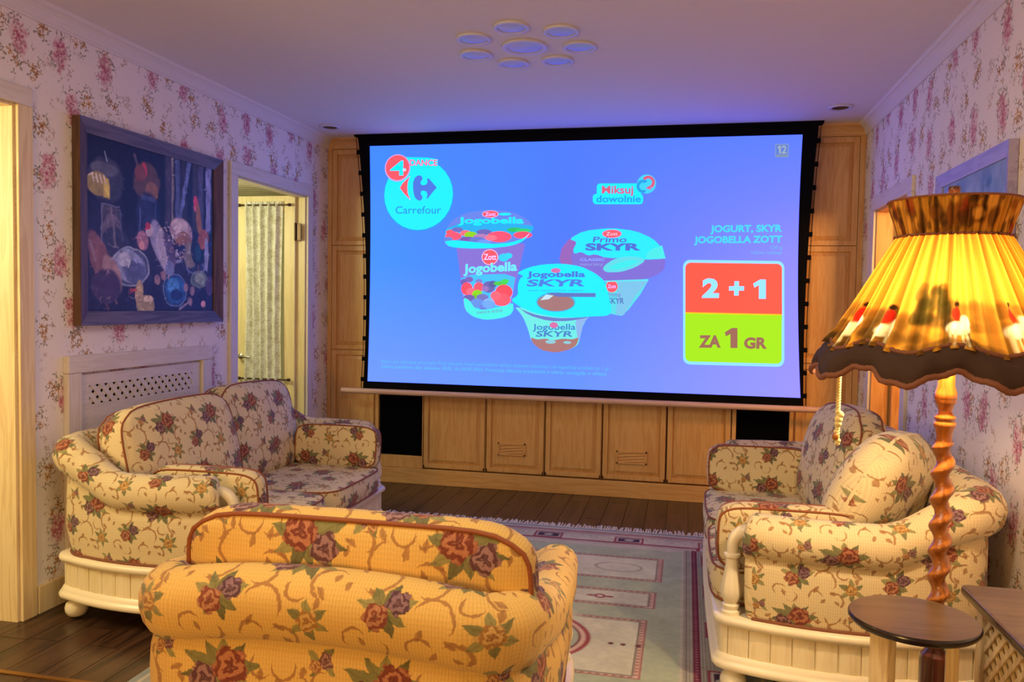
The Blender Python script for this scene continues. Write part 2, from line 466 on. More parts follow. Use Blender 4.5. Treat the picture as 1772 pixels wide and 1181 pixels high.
# ---- shapes of the projected advertisement, metres in the plane of the screen: e ellipse, p polygon, t text
SCREEN = [
('e',-1.962,2.179,0.271,0.266,'1e9ef0'),
('e',-1.962,2.182,0.266,0.26,'00f4ff'),
('p',[(-2.064,2.46),(-2.045,2.413),(-1.817,2.387),(-1.814,2.438),(-1.894,2.452)],'00f4ff'),
('e',-2.126,2.381,0.101,0.101,'c8a8f0'),
('e',-2.126,2.383,0.092,0.092,'ff5a6a'),
('t', '4', -2.184, 2.326, -2.062, 2.324, 0.111, '00f4ff', 0.03, 0),
('p',[(-2.081,2.431),(-2.068,2.43),(-2.068,2.413),(-2.081,2.414)],'ff5a6a'),
('p',[(-2.081,2.397),(-2.068,2.396),(-2.067,2.379),(-2.081,2.38)],'ff5a6a'),
('t', 'fun', -2.085, 2.356, -2.058, 2.356, 0.02, 'ffd0e0', 0, 0),
('t', 'DANCE', -2.029, 2.396, -1.818, 2.391, 0.044, 'ff5a6a', 0.03, 0),
('p',[(-2.106,2.234),(-2.084,2.269),(-2.026,2.319),(-2.044,2.277),(-2.048,2.235),(-2.043,2.188),(-2.02,2.141),(-2.074,2.193)],'ff5a6a'),
('p',[(-2.003,2.234),(-2.003,2.272),(-1.99,2.306),(-1.968,2.323),(-1.946,2.322),(-1.932,2.309),(-1.932,2.292),(-1.945,2.276),(-1.945,2.259),(-1.927,2.25),(-1.905,2.254),(-1.891,2.271),(-1.896,2.3),(-1.883,2.3),(-1.851,2.266),(-1.82,2.232),(-1.855,2.194),(-1.886,2.156),(-1.899,2.152),(-1.89,2.182),(-1.899,2.203),(-1.922,2.212),(-1.94,2.208),(-1.944,2.187),(-1.93,2.17),(-1.93,2.153),(-1.948,2.136),(-1.97,2.145),(-1.988,2.162),(-1.998,2.196)],'4a78e8'),
('t', 'Carrefour', -2.138, 2.044, -1.784, 2.042, 0.054, '1c92cc', 0.01, 0),
('p',[(-1.668,1.813),(-1.147,1.839),(-1.166,1.747),(-1.202,1.59),(-1.233,1.456),(-1.245,1.364),(-1.244,1.309),(-1.308,1.283),(-1.416,1.272),(-1.533,1.287),(-1.6,1.341),(-1.62,1.493),(-1.649,1.704)],'8a74dc'),
('p',[(-1.63,1.594),(-1.215,1.606),(-1.234,1.473),(-1.25,1.414),(-1.249,1.351),(-1.235,1.314),(-1.308,1.283),(-1.416,1.272),(-1.533,1.287),(-1.596,1.341),(-1.611,1.472)],'40c8ff'),
('e',-1.603,1.54,0.026,0.025,'7060b8'),
('e',-1.564,1.561,0.031,0.021,'8066c0'),
('e',-1.49,1.549,0.027,0.017,'7888d8'),
('e',-1.58,1.493,0.043,0.047,'ff5068'),
('e',-1.549,1.473,0.035,0.029,'ff7088'),
('e',-1.489,1.507,0.039,0.034,'ff5a70'),
('e',-1.415,1.508,0.047,0.042,'6e68b8'),
('e',-1.441,1.495,0.026,0.021,'a078c8'),
('e',-1.385,1.529,0.03,0.025,'5c60a8'),
('e',-1.501,1.456,0.039,0.03,'90e020'),
('e',-1.514,1.427,0.026,0.025,'78d020'),
('e',-1.562,1.426,0.044,0.025,'7464b8'),
('e',-1.462,1.432,0.044,0.025,'7a78c8'),
('e',-1.329,1.534,0.051,0.017,'50d050'),
('e',-1.295,1.551,0.03,0.017,'40e060'),
('e',-1.302,1.472,0.064,0.054,'ff5064'),
('e',-1.319,1.417,0.069,0.046,'ff6074'),
('e',-1.362,1.446,0.039,0.033,'ff6c80'),
('e',-1.5,1.389,0.052,0.034,'6898f0'),
('e',-1.417,1.382,0.052,0.038,'68a8ff'),
('e',-1.413,1.403,0.039,0.021,'8cc0ff'),
('e',-1.456,1.36,0.03,0.021,'6c88e8'),
('p',[(-1.606,1.43),(-1.562,1.413),(-1.517,1.351),(-1.456,1.339),(-1.344,1.362),(-1.266,1.38),(-1.232,1.397),(-1.227,1.339),(-1.265,1.301),(-1.342,1.278),(-1.437,1.268),(-1.525,1.287),(-1.591,1.337)],'48f8f0'),
('e',-1.417,1.382,0.043,0.029,'74b0ff'),
('t', 'owoce leśne', -1.503, 1.309, -1.309, 1.329, 0.027, '7090c8', 0, 0),
('e',-1.41,1.724,0.063,0.058,'f0c0f0'),
('e',-1.41,1.724,0.056,0.052,'ff5a6a'),
('t', 'Zott', -1.455, 1.705, -1.362, 1.705, 0.042, 'ffe8ff', 0.02, 0),
('e',-1.307,1.722,0.039,0.029,'30d8ff'),
('e',-1.272,1.735,0.029,0.02,'28e0ff'),
('t', 'Jogobella', -1.608, 1.605, -1.207, 1.627, 0.067, '70f4ff', 0.07, 0),
('p',[(-1.759,1.822),(-1.745,1.932),(-1.693,1.999),(-1.589,2.048),(-1.415,2.07),(-1.244,2.05),(-1.141,2.0),(-1.089,1.942),(-1.114,1.892),(-1.164,1.839),(-1.252,1.805),(-1.402,1.789),(-1.567,1.786),(-1.717,1.797)],'6888f0'),
('p',[(-1.727,1.94),(-1.089,1.942),(-1.114,1.892),(-1.744,1.873)],'10c0ff'),
('p',[(-1.745,1.932),(-1.622,1.973),(-1.362,1.98),(-1.098,1.95),(-1.089,1.929),(-1.114,1.892),(-1.753,1.864)],'18b4f8'),
('e',-1.709,1.906,0.035,0.017,'ff5a6a'),
('e',-1.657,1.923,0.044,0.017,'7070c8'),
('e',-1.687,1.877,0.062,0.029,'ff5878'),
('e',-1.595,1.898,0.039,0.021,'ff7088'),
('e',-1.556,1.885,0.048,0.025,'90dc20'),
('e',-1.577,1.855,0.061,0.017,'8058b8'),
('e',-1.456,1.906,0.056,0.02,'6e68c0'),
('e',-1.481,1.872,0.056,0.021,'c080c0'),
('e',-1.507,1.847,0.061,0.025,'6a7cd8'),
('e',-1.343,1.872,0.09,0.039,'ff5478'),
('e',-1.403,1.864,0.043,0.021,'ff7890'),
('e',-1.229,1.922,0.055,0.016,'20c868'),
('e',-1.169,1.917,0.059,0.013,'28d878'),
('e',-1.169,1.884,0.068,0.025,'ff5070'),
('e',-1.455,1.83,0.052,0.021,'70a0ff'),
('e',-1.726,1.856,0.035,0.016,'6888e0'),
('p',[(-1.759,1.839),(-1.686,1.847),(-1.577,1.839),(-1.403,1.818),(-1.253,1.83),(-1.156,1.863),(-1.11,1.905),(-1.164,1.839),(-1.252,1.805),(-1.402,1.789),(-1.567,1.786),(-1.717,1.797)],'00f4ff'),
('t', 'Jogobella', -1.653, 1.967, -1.162, 1.965, 0.048, '00f4ff', 0.08, 0),
('e',-1.411,2.035,0.063,0.027,'e8b0f0'),
('e',-1.411,2.035,0.056,0.023,'ff5a6a'),
('t', 'Zott', -1.449, 2.022, -1.372, 2.022, 0.025, 'ffd8ff', 0.02, 0),
('e',-1.303,2.034,0.047,0.01,'00f4ff'),
('p',[(-0.568,1.559),(-0.271,1.566),(-0.324,1.468),(-0.402,1.362),(-0.449,1.316),(-0.539,1.331)],'58e0f0'),
('p',[(-0.479,1.559),(-0.271,1.566),(-0.356,1.46),(-0.433,1.325),(-0.49,1.32)],'7cc8f0'),
('e',-0.523,1.522,0.041,0.041,'ff5a6a'),
('t', 'Zott', -0.551, 1.51, -0.494, 1.511, 0.024, 'ffd8ff', 0.01, 0),
('t', 'Primo', -0.558, 1.449, -0.46, 1.45, 0.032, '7080d0', 0.02, 0),
('t', 'SKYR', -0.548, 1.4, -0.435, 1.402, 0.041, '5078c8', 0.05, 0),
('p',[(-0.901,1.707),(-0.886,1.789),(-0.833,1.859),(-0.731,1.912),(-0.536,1.931),(-0.367,1.911),(-0.246,1.858),(-0.181,1.79),(-0.155,1.711),(-0.162,1.639),(-0.239,1.59),(-0.358,1.561),(-0.568,1.559),(-0.766,1.593),(-0.87,1.642)],'8070dc'),
('p',[(-0.901,1.707),(-0.886,1.789),(-0.833,1.855),(-0.779,1.839),(-0.803,1.781),(-0.818,1.732),(-0.809,1.675),(-0.87,1.658)],'9a66c0'),
('p',[(-0.833,1.855),(-0.731,1.912),(-0.536,1.933),(-0.367,1.911),(-0.246,1.858),(-0.181,1.79),(-0.156,1.719),(-0.29,1.71),(-0.362,1.722),(-0.564,1.721),(-0.646,1.749),(-0.695,1.737),(-0.744,1.765),(-0.794,1.749),(-0.803,1.781),(-0.775,1.834)],'18f0ff'),
('p',[(-0.579,1.668),(-0.523,1.709),(-0.443,1.734),(-0.322,1.73),(-0.294,1.702),(-0.361,1.657),(-0.46,1.624),(-0.561,1.62),(-0.59,1.64)],'60e0f0'),
('p',[(-0.554,1.652),(-0.482,1.689),(-0.382,1.71),(-0.33,1.702),(-0.401,1.665),(-0.497,1.64)],'38f0f4'),
('p',[(-0.294,1.718),(-0.283,1.758),(-0.244,1.79),(-0.182,1.81),(-0.156,1.719)],'48f0f0'),
('p',[(-0.589,1.562),(-0.271,1.576),(-0.271,1.562),(-0.568,1.554)],'60e8f8'),
('e',-0.531,1.891,0.069,0.03,'e88cc8'),
('e',-0.531,1.891,0.061,0.025,'ff5a6a'),
('t', 'Zott', -0.571, 1.879, -0.49, 1.879, 0.024, 'ffd0f0', 0.02, 0),
('t', 'Primo', -0.664, 1.832, -0.429, 1.832, 0.039, '5068c8', 0.03, 0.15),
('t', 'SKYR', -0.716, 1.773, -0.327, 1.774, 0.051, '4c70d8', 0.1, 0),
('t', 'CLASSIC', -0.751, 1.7, -0.579, 1.701, 0.018, '90c0ff', 0.02, 0),
('t', 'naturalny', -0.751, 1.667, -0.587, 1.668, 0.021, '90a8f0', 0, 0),
('p',[(-1.228,1.377),(-0.661,1.329),(-0.717,1.258),(-0.74,1.154),(-0.756,1.101),(-0.817,1.066),(-0.917,1.046),(-1.022,1.064),(-1.091,1.116),(-1.118,1.208),(-1.158,1.299)],'70f0ec'),
('p',[(-0.661,1.329),(-0.717,1.258),(-0.74,1.154),(-0.756,1.133),(-0.775,1.257),(-0.76,1.319)],'90b8f0'),
('p',[(-1.1,1.15),(-1.049,1.134),(-0.986,1.144),(-0.944,1.129),(-0.86,1.147),(-0.798,1.141),(-0.748,1.158),(-0.764,1.1),(-0.817,1.066),(-0.917,1.042),(-1.022,1.06),(-1.083,1.108)],'b07878'),
('e',-0.952,1.12,0.038,0.013,'90d0e0'),
('e',-0.831,1.119,0.029,0.01,'90d0e0'),
('p',[(-1.219,1.385),(-1.159,1.344),(-1.052,1.309),(-0.905,1.291),(-0.76,1.298),(-0.669,1.32),(-0.685,1.3),(-0.821,1.272),(-0.967,1.269),(-1.116,1.308)],'6a80d0'),
('t', 'Jogobella', -1.084, 1.204, -0.774, 1.211, 0.042, '4080d8', 0.03, 0),
('t', 'SKYR', -1.062, 1.155, -0.794, 1.161, 0.041, '4484d0', 0.05, 0.2),
('e',-0.931,1.241,0.03,0.021,'e070b0'),
('p',[(-1.25,1.414),(-1.195,1.452),(-1.2,1.519),(-1.184,1.573),(-1.155,1.59),(-1.211,1.61),(-1.122,1.652),(-1.017,1.674),(-0.879,1.681),(-0.746,1.663),(-0.643,1.615),(-0.576,1.562),(-0.55,1.486),(-0.523,1.364),(-0.523,1.335),(-0.555,1.314),(-0.669,1.308),(-0.76,1.298),(-0.926,1.299),(-1.074,1.325),(-1.181,1.369)],'00f4ff'),
('t', 'Jogobella', -1.134, 1.582, -0.712, 1.586, 0.041, '4478e0', 0.07, 0),
('t', 'SKYR', -1.137, 1.515, -0.715, 1.52, 0.05, '4880e8', 0.07, 0.3),
('e',-0.924,1.631,0.035,0.017,'e070b0'),
('t', 'SMAK ORZECHOWY CIEMNY', -1.123, 1.48, -0.722, 1.485, 0.011, '3a90d0', 0, 0),
('e',-0.92,1.406,0.142,0.071,'40b8e8'),
('e',-0.92,1.402,0.133,0.06,'a8787c'),
('p',[(-1.033,1.417),(-0.992,1.459),(-0.937,1.452),(-0.97,1.426)],'c8e8f8'),
('p',[(-0.992,1.472),(-0.636,1.474),(-0.635,1.446),(-0.908,1.444)],'6078c8'),
('p',[(-0.358,2.239),(-0.352,2.238),(-0.346,2.235),(-0.341,2.232),(-0.337,2.227),(-0.335,2.221),(-0.334,2.215),(-0.333,2.175),(-0.334,2.168),(-0.336,2.163),(-0.339,2.158),(-0.344,2.154),(-0.35,2.152),(-0.356,2.151),(-0.618,2.154),(-0.624,2.155),(-0.63,2.157),(-0.635,2.161),(-0.639,2.166),(-0.642,2.172),(-0.643,2.179),(-0.644,2.219),(-0.643,2.225),(-0.641,2.231),(-0.637,2.236),(-0.632,2.24),(-0.626,2.242),(-0.62,2.243)],'00f4ff'),
('e',-0.299,2.234,0.066,0.066,'38d8ff'),
('p',[(-0.345,2.167),(-0.338,2.166),(-0.333,2.163),(-0.328,2.16),(-0.324,2.155),(-0.321,2.149),(-0.32,2.143),(-0.32,2.119),(-0.32,2.112),(-0.323,2.107),(-0.326,2.102),(-0.331,2.098),(-0.337,2.096),(-0.343,2.095),(-0.645,2.098),(-0.651,2.099),(-0.657,2.101),(-0.662,2.105),(-0.666,2.11),(-0.669,2.116),(-0.67,2.122),(-0.671,2.147),(-0.67,2.153),(-0.668,2.159),(-0.664,2.164),(-0.659,2.167),(-0.653,2.17),(-0.647,2.171)],'00f4ff'),
('t', 'Miksuj', -0.608, 2.172, -0.389, 2.169, 0.055, 'e0607c', 0.05, 0),
('t', 'dowolnie', -0.645, 2.112, -0.335, 2.109, 0.048, '10a0e8', 0.04, 0),
('p',[(-0.263,2.205),(-0.255,2.211),(-0.249,2.218),(-0.245,2.226),(-0.242,2.235),(-0.241,2.245),(-0.242,2.255),(-0.246,2.264),(-0.25,2.272),(-0.257,2.279),(-0.265,2.285),(-0.274,2.289),(-0.283,2.292),(-0.293,2.292),(-0.302,2.29),(-0.311,2.286),(-0.319,2.281),(-0.325,2.273),(-0.309,2.259),(-0.306,2.263),(-0.302,2.267),(-0.298,2.269),(-0.293,2.271),(-0.288,2.271),(-0.282,2.271),(-0.277,2.269),(-0.273,2.266),(-0.269,2.262),(-0.265,2.258),(-0.263,2.253),(-0.262,2.248),(-0.262,2.243),(-0.263,2.237),(-0.265,2.233),(-0.268,2.228),(-0.272,2.225)],'e0607c'),
('p',[(-0.306,2.206),(-0.271,2.226),(-0.266,2.194)],'e0607c'),
('p',[(-0.323,2.264),(-0.332,2.263),(-0.341,2.26),(-0.35,2.256),(-0.356,2.249),(-0.362,2.242),(-0.365,2.233),(-0.367,2.224),(-0.367,2.214),(-0.365,2.205),(-0.361,2.196),(-0.355,2.188),(-0.348,2.182),(-0.339,2.177),(-0.33,2.174),(-0.321,2.173),(-0.312,2.174),(-0.303,2.177),(-0.308,2.195),(-0.313,2.193),(-0.319,2.192),(-0.324,2.192),(-0.33,2.193),(-0.335,2.196),(-0.339,2.199),(-0.343,2.203),(-0.346,2.208),(-0.348,2.213),(-0.348,2.219),(-0.348,2.224),(-0.346,2.229),(-0.344,2.234),(-0.34,2.238),(-0.336,2.241),(-0.331,2.243),(-0.325,2.245)],'10a0e8'),
('p',[(-0.323,2.268),(-0.322,2.238),(-0.291,2.254)],'10a0e8'),
('p',[(0.627,2.487),(0.629,2.486),(0.63,2.486),(0.631,2.485),(0.632,2.484),(0.633,2.482),(0.633,2.481),(0.635,2.404),(0.635,2.402),(0.635,2.401),(0.634,2.4),(0.633,2.399),(0.631,2.398),(0.63,2.398),(0.554,2.4),(0.552,2.4),(0.551,2.401),(0.55,2.401),(0.549,2.403),(0.548,2.404),(0.548,2.406),(0.546,2.483),(0.546,2.484),(0.546,2.486),(0.547,2.487),(0.548,2.488),(0.55,2.488),(0.551,2.488)],'8098b0'),
('p',[(0.622,2.479),(0.623,2.479),(0.624,2.478),(0.625,2.478),(0.625,2.477),(0.626,2.476),(0.626,2.475),(0.627,2.42),(0.627,2.419),(0.627,2.418),(0.626,2.417),(0.626,2.416),(0.625,2.416),(0.624,2.416),(0.559,2.417),(0.558,2.417),(0.557,2.418),(0.556,2.418),(0.556,2.419),(0.555,2.42),(0.555,2.421),(0.553,2.477),(0.553,2.478),(0.554,2.479),(0.554,2.48),(0.555,2.48),(0.556,2.481),(0.557,2.481)],'5c7fe0'),
('p',[(0.572,2.423),(0.571,2.46),(0.564,2.454),(0.561,2.465),(0.573,2.476),(0.583,2.476),(0.585,2.422)],'a0b0c0'),
('t', '2', 0.588, 2.422, 0.621, 2.422, 0.054, 'a0b0c0', 0.06, 0),
('t', 'JOGURT, SKYR', 0.139, 1.899, 0.608, 1.902, 0.048, '40dcff', 0.08, 0),
('t', 'JOGOBELLA ZOTT', 0.033, 1.824, 0.61, 1.829, 0.048, '40dcff', 0.08, 0),
('t', '150 g', 0.537, 1.786, 0.611, 1.786, 0.023, '60c0ff', 0, 0),
('t', 'różne rodzaje', 0.41, 1.752, 0.612, 1.753, 0.022, '60c0ff', 0, 0),
('p',[(0.584,1.706),(0.595,1.705),(0.606,1.7),(0.616,1.693),(0.623,1.683),(0.628,1.672),(0.63,1.66),(0.649,1.041),(0.647,1.028),(0.643,1.017),(0.637,1.007),(0.628,0.999),(0.617,0.994),(0.605,0.992),(0.028,0.989),(0.016,0.991),(0.004,0.995),(-0.006,1.002),(-0.014,1.012),(-0.019,1.024),(-0.02,1.036),(-0.037,1.663),(-0.035,1.676),(-0.031,1.687),(-0.024,1.697),(-0.014,1.705),(-0.003,1.71),(0.009,1.711)],'90e8ff'),
('p',[(0.581,1.687),(0.589,1.686),(0.598,1.682),(0.605,1.677),(0.61,1.67),(0.614,1.661),(0.615,1.652),(0.623,1.388),(0.622,1.379),(0.619,1.37),(0.614,1.363),(0.607,1.357),(0.599,1.353),(0.591,1.352),(0.022,1.353),(0.013,1.354),(0.005,1.358),(-0.003,1.363),(-0.009,1.371),(-0.012,1.379),(-0.014,1.389),(-0.021,1.656),(-0.02,1.665),(-0.016,1.674),(-0.011,1.681),(-0.004,1.687),(0.004,1.69),(0.013,1.692)],'ff5a48'),
('p',[(-0.015,1.433),(0.622,1.431),(0.625,1.345),(-0.013,1.347)],'ff5a48'),
('p',[(0.589,1.348),(0.598,1.347),(0.606,1.344),(0.613,1.338),(0.619,1.331),(0.622,1.323),(0.624,1.314),(0.632,1.048),(0.631,1.039),(0.628,1.03),(0.623,1.023),(0.616,1.017),(0.608,1.013),(0.599,1.012),(0.029,1.01),(0.02,1.01),(0.011,1.014),(0.004,1.019),(-0.002,1.027),(-0.005,1.035),(-0.007,1.045),(-0.014,1.313),(-0.013,1.322),(-0.01,1.331),(-0.004,1.338),(0.003,1.344),(0.011,1.348),(0.02,1.349)],'a8f010'),
('p',[(-0.013,1.347),(0.625,1.345),(0.625,1.267),(-0.013,1.269)],'a8f010'),
('p',[(-0.013,1.351),(0.624,1.349),(0.625,1.341),(-0.013,1.343)],'ffc810'),
('t', '2', 0.096, 1.45, 0.209, 1.452, 0.135, '98ecff', 0.1, 0),
('t', '+', 0.274, 1.469, 0.373, 1.47, 0.098, '98ecff', 0.09, 0),
('p',[(0.471,1.45),(0.469,1.542),(0.44,1.525),(0.431,1.552),(0.476,1.581),(0.513,1.581),(0.517,1.45)],'98ecff'),
('t', 'ZA', 0.083, 1.107, 0.23, 1.111, 0.086, 'a06858', 0.1, 0),
('p',[(0.295,1.111),(0.292,1.207),(0.263,1.19),(0.254,1.217),(0.3,1.248),(0.337,1.249),(0.341,1.112)],'a06858'),
('t', 'GR', 0.383, 1.108, 0.534, 1.112, 0.078, 'a06858', 0.1, 0),
('t', 'Rabat jest naliczany przy kasie. Przy zakupie trzech produktów tańszy zostanie naliczony i na najtańszy produkt za 1 gr.', -2.234, 0.93, -0.522, 0.931, 0.024, '58c0ff', 0, 0),
('t', 'Oferta handlowa dot. sklepów 10.05. do 20.05.2025. Promocja dotyczy produktów z oferty, szczegóły w sklepie', -2.234, 0.891, -0.545, 0.893, 0.024, '58c8ff', 0, 0),
]
# ------------------------------------------------------------------ materials
M = {}
M['wallpaper'] = wallpaper('floral_wallpaper')
M['ceiling'] = simple('white_ceiling_paint', 'e6e0de', .8, var=.02)
M['crown'] = simple('white_crown_paint', 'e2dad6', .7, var=.02)
M['oakv'] = wood('pale_oak_upright_grain', 'd09c5c', 'dcae70', 'z', .4, scale=1.5)
M['oakh'] = wood('pale_oak_level_grain', 'd09c5c', 'dcae70', 'x', .4, scale=1.5)
M['cream_woody'] = wood('cream_limed_wood_along_wall', 'd8ccba', 'e2d8c8', 'y', .5, scale=1.5)
M['cream_woodz'] = wood('cream_limed_wood_upright', 'd8ccba', 'e2d8c8', 'z', .5, scale=1.5)
M['cream_woodx'] = wood('cream_limed_wood_across', 'd3c6b0', 'e6dcc8', 'x', .5)
M['ivory'] = simple('ivory_lacquered_wood', 'efe2c2', .32, var=.03, nscale=8)
M['ivory_plank'] = wood('ivory_washed_plank', 'ead8aa', 'f2e2ba', 'z', .42, scale=1.5, rnd=.06)
M['floor'] = wood('dark_stained_oak_floor', '2e1d14', '4e3424', 'y', .30, scale=.7, rnd=.35, bump=.25)
M['jamb'] = wood('honey_jamb_wood', 'dcc08c', 'ecd6a4', 'z', .45)
M['orange_door'] = wood('varnished_pine_door', 'c98a4a', 'e0a868', 'z', .4)
M['fabric'] = fabric('rose_tapestry_fabric', 'dfcb9e', .86)
M['fabric_big'] = M['fabric'].copy(); M['fabric_big'].name = 'rose_tapestry_fabric_lamplit'
M['fabric_big'].node_tree.nodes['base_colour'].outputs[0].default_value = (*lin('dcb262'), 1)  # same cloth as the sofas, orange lamplight put into its base colour
M['fabric_big'].node_tree.nodes['pattern_scale'].outputs[0].default_value = 1.08
M['cord'] = simple('brown_twisted_cord', '8c4a24', .7, var=.3, nscale=300, bump=.4)
M['braid'] = simple('brown_gimp_braid', '7c4a30', .8, var=.3, nscale=250, bump=.4)
M['dark_wood'] = wood('dark_walnut_top', '44301f', '54402a', 'x', .30, scale=.8, coat=.2)
M['edge_wood'] = wood('blackened_walnut_edge', '17100f', '261a18', 'x', .25, coat=.3)
M['pine'] = wood('pale_pine', 'd6b680', 'ecd4a0', 'z', .45, scale=1.4)
M['twist'] = wood('honey_varnished_beech', '8a4a14', 'a8641e', 'z', .3, scale=1.5, coat=.2)
M['pedestal'] = wood('dark_mahogany', '3c1a10', '5c2c1c', 'z', .25, coat=.5)
M['black'] = simple('black_screen_border_cloth', '08080c', .9, var=.1, spec=.1)
M['speaker'] = simple('black_speaker_cloth', '050509', .95, var=.2, nscale=500, spec=.05)
M['pink_bar'] = wood('pinkish_painted_bar', 'c8a090', 'd8b4a4', 'x', .5)
M['metal'] = simple('aged_bronze', '4a3a2c', .35, .9, var=.1)
M['nickel'] = simple('brushed_nickel', 'a8a29a', .3, .95, var=.05)
M['frame_blue'] = wood('grey_brown_picture_frame', '4c4450', '6a6070', 'y', .5)
M['frame_brown'] = wood('brown_picture_frame_side', '4a3424', '6a4c36', 'z', .5)
M['frame_pale'] = wood('lilac_grey_picture_frame', '9890b8', 'aca4c8', 'y', .4)
M['paint'] = attr_mat('oil_painting_canvas', .45, .25, 260, .35)
M['rug'] = attr_mat('woven_wool_rug', .95, .18, 320, .5, spec=.1)
M['fringe'] = simple('cream_wool_fringe', 'd8cdb8', .95, var=.15, nscale=200)
M['screenimg'] = attr_mat('projected_picture', emit=True)
M['hall_wall'] = simple('pale_hall_paint', 'e0d8b8', .7, var=.03)
M['hall_ceiling'] = simple('cream_boarded_ceiling', 'e6dec0', .6, var=.03)
M['leaf_wood'] = wood('cream_door_wood', 'dccb98', 'ead9a8', 'z', .45)
M['disc'] = simple('frosted_lamp_disc', 'b9b9d6', .3, var=.02)
M['disc_rim'] = simple('white_lamp_rim', 'cfcbe0', .4, var=.02)
M['brass'] = simple('brass_threshold', 'a87c40', .35, .9, var=.05)

gl = NT('clear_door_glass', .05); gl.color('f4f6f0'); gl.b.inputs['Transmission Weight'].default_value = 1; M['glass'] = gl.m

lc = NT('white_lace', .8, spec=.1)
uvl = lc.uv(); nn = lc.noise(uvl, 70, 3, .7, dim='2D'); n2 = lc.noise(uvl, 16, 2, dim='2D')
ms = (nn * .6 + n2 * .4).sstep(.40, .56)
lc.color(lc.mix(ms, 'd6d2ba', 'fbfbf4'))
tr = lc.node('ShaderNodeBsdfTranslucent'); tr.inputs[0].default_value = (.9, .92, .8, 1)
mx = lc.node('ShaderNodeMixShader'); mx.inputs[0].default_value = .2
lc.t.links.new(lc.b.outputs[0], mx.inputs[1]); lc.t.links.new(tr.outputs[0], mx.inputs[2]); lc.t.links.new(mx.outputs[0], lc.out.inputs[0])
M['lace'] = lc.m

# ------------------------------------------------------------------ room shell
XL, XR, YB, YC, ZC, YN = -2.737, 1.144, 6.25, 5.836, 2.63, -1.9
# floor slab and boards
f = MB().box(-4.8, 3.2, YN - .1, 7.2, -.12, -.012).build('floor', M['floor'], kind='structure', label='dark brown stained plank floor')
bw = .137
protos = {}
nb = 0
x = XL - .10
while x < XR + .05:
    y = 1.2 - random.random() * 1.2
    while y < YC + .02:
        ln = random.choice((1.1, 1.35, 1.6))
        y2 = min(y + ln, YC + .03)
        if y2 - y > .12:
            key = round(y2 - y, 3)
            if key in protos:
                o = bpy.data.objects.new('plank', protos[key]); place(o, f)
            else:
                L = y2 - y
                o = MB().box(0, bw - .003, .0015, L - .0015, -.012, 0).build('plank', M['floor'], f)
                protos[key] = o.data
            o.location = (x, y, 0)
        y = y2
    x += bw

MB().box(-2.86, 1.27, YN - .1, YB + .1, ZC, ZC + .1).build('ceiling', M['ceiling'], kind='structure', label='smooth white ceiling')

def wall_x(name, x0, x1, openings, y0, y1, label):
    """wall with the openings cut out; openings: (ya, yb, ztop)"""
    m = MB(); y = y0
    for (a, b, zt) in sorted(openings):
        m.box(x0, x1, y, a, 0, ZC); m.box(x0, x1, a, b, zt, ZC); y = b
    m.box(x0, x1, y, y1, 0, ZC)
    return m.build(name, M['wallpaper'], kind='structure', label=label)
wall_x('wall_left', XL - .08, XL, [(1.75, 2.858, 2.178), (4.53, 5.47, 2.148)], YN, YB, 'left wall in pink floral wallpaper')
wall_x('wall_right', XR, XR + .10, [(4.67, 5.455, 2.01)], YN, YB, 'right wall in pink floral wallpaper')
MB().box(XL - .08, XR + .1, YB, YB + .1, 0, ZC).build('wall_back', M['oakh'], kind='structure', label='back wall behind the oak panelling')
MB().box(XL - .08, XR + .1, YN - .1, YN, 0, ZC).build('wall_near', M['wallpaper'], kind='structure', label='wall behind the camera in floral wallpaper')

# crown mouldings
prof = [(0, 2.553), (.008, 2.553), (.010, 2.562), (.014, 2.566), (.018, 2.580), (.028, 2.598), (.042, 2.611), (.052, 2.615), (.056, 2.620), (.060, 2.630)]
def crown(name, pts, label, mat='crown'):
    """pts: list of (x,y,dx,dy) with inward offset direction"""
    m = MB(); P = [[(x + dx * d, y + dy * d, z) for (x, y, dx, dy) in pts] for (d, z) in prof]
    m.quadgrid(P)
    return m.build(name, M[mat], kind='structure', label=label)
crown('trim_1', [(XL, YN, 1, 0), (XL, YC + .02, 1, 0)][::-1], 'white cove moulding along the left wall')
crown('trim_2', [(XR, YN, -1, 0), (XR, YC + .02, -1, 0)], 'white cove moulding along the right wall')
crown('trim_3', [(XL, YC - .0, 0, -1), (XR, YC - .0, 0, -1)][::-1], 'oak coloured cove moulding above the panelling', 'oakh')

# baseboards
MB().box(XL, XL + .018, 2.945, 3.11, 0, .122).build('baseboard_left', M['jamb'], kind='structure', bevel=.003, label='pale wooden skirting on the left wall')
MB().box(XR - .018, XR, 1.0, 4.57, 0, .12).build('baseboard_right', M['jamb'], kind='structure', bevel=.003, label='pale wooden skirting on the right wall')
MB().box(XL, XR, YC - .012, YC + .012, 0, .118).build('baseboard_back', M['oakh'], kind='structure', bevel=.003, label='oak plinth under the panelling')
MB().box(-4.5, -1.96, 2.44, 2.462, 0, .004).build('trim_4', M['brass'], kind='structure', label='thin brass threshold strip')

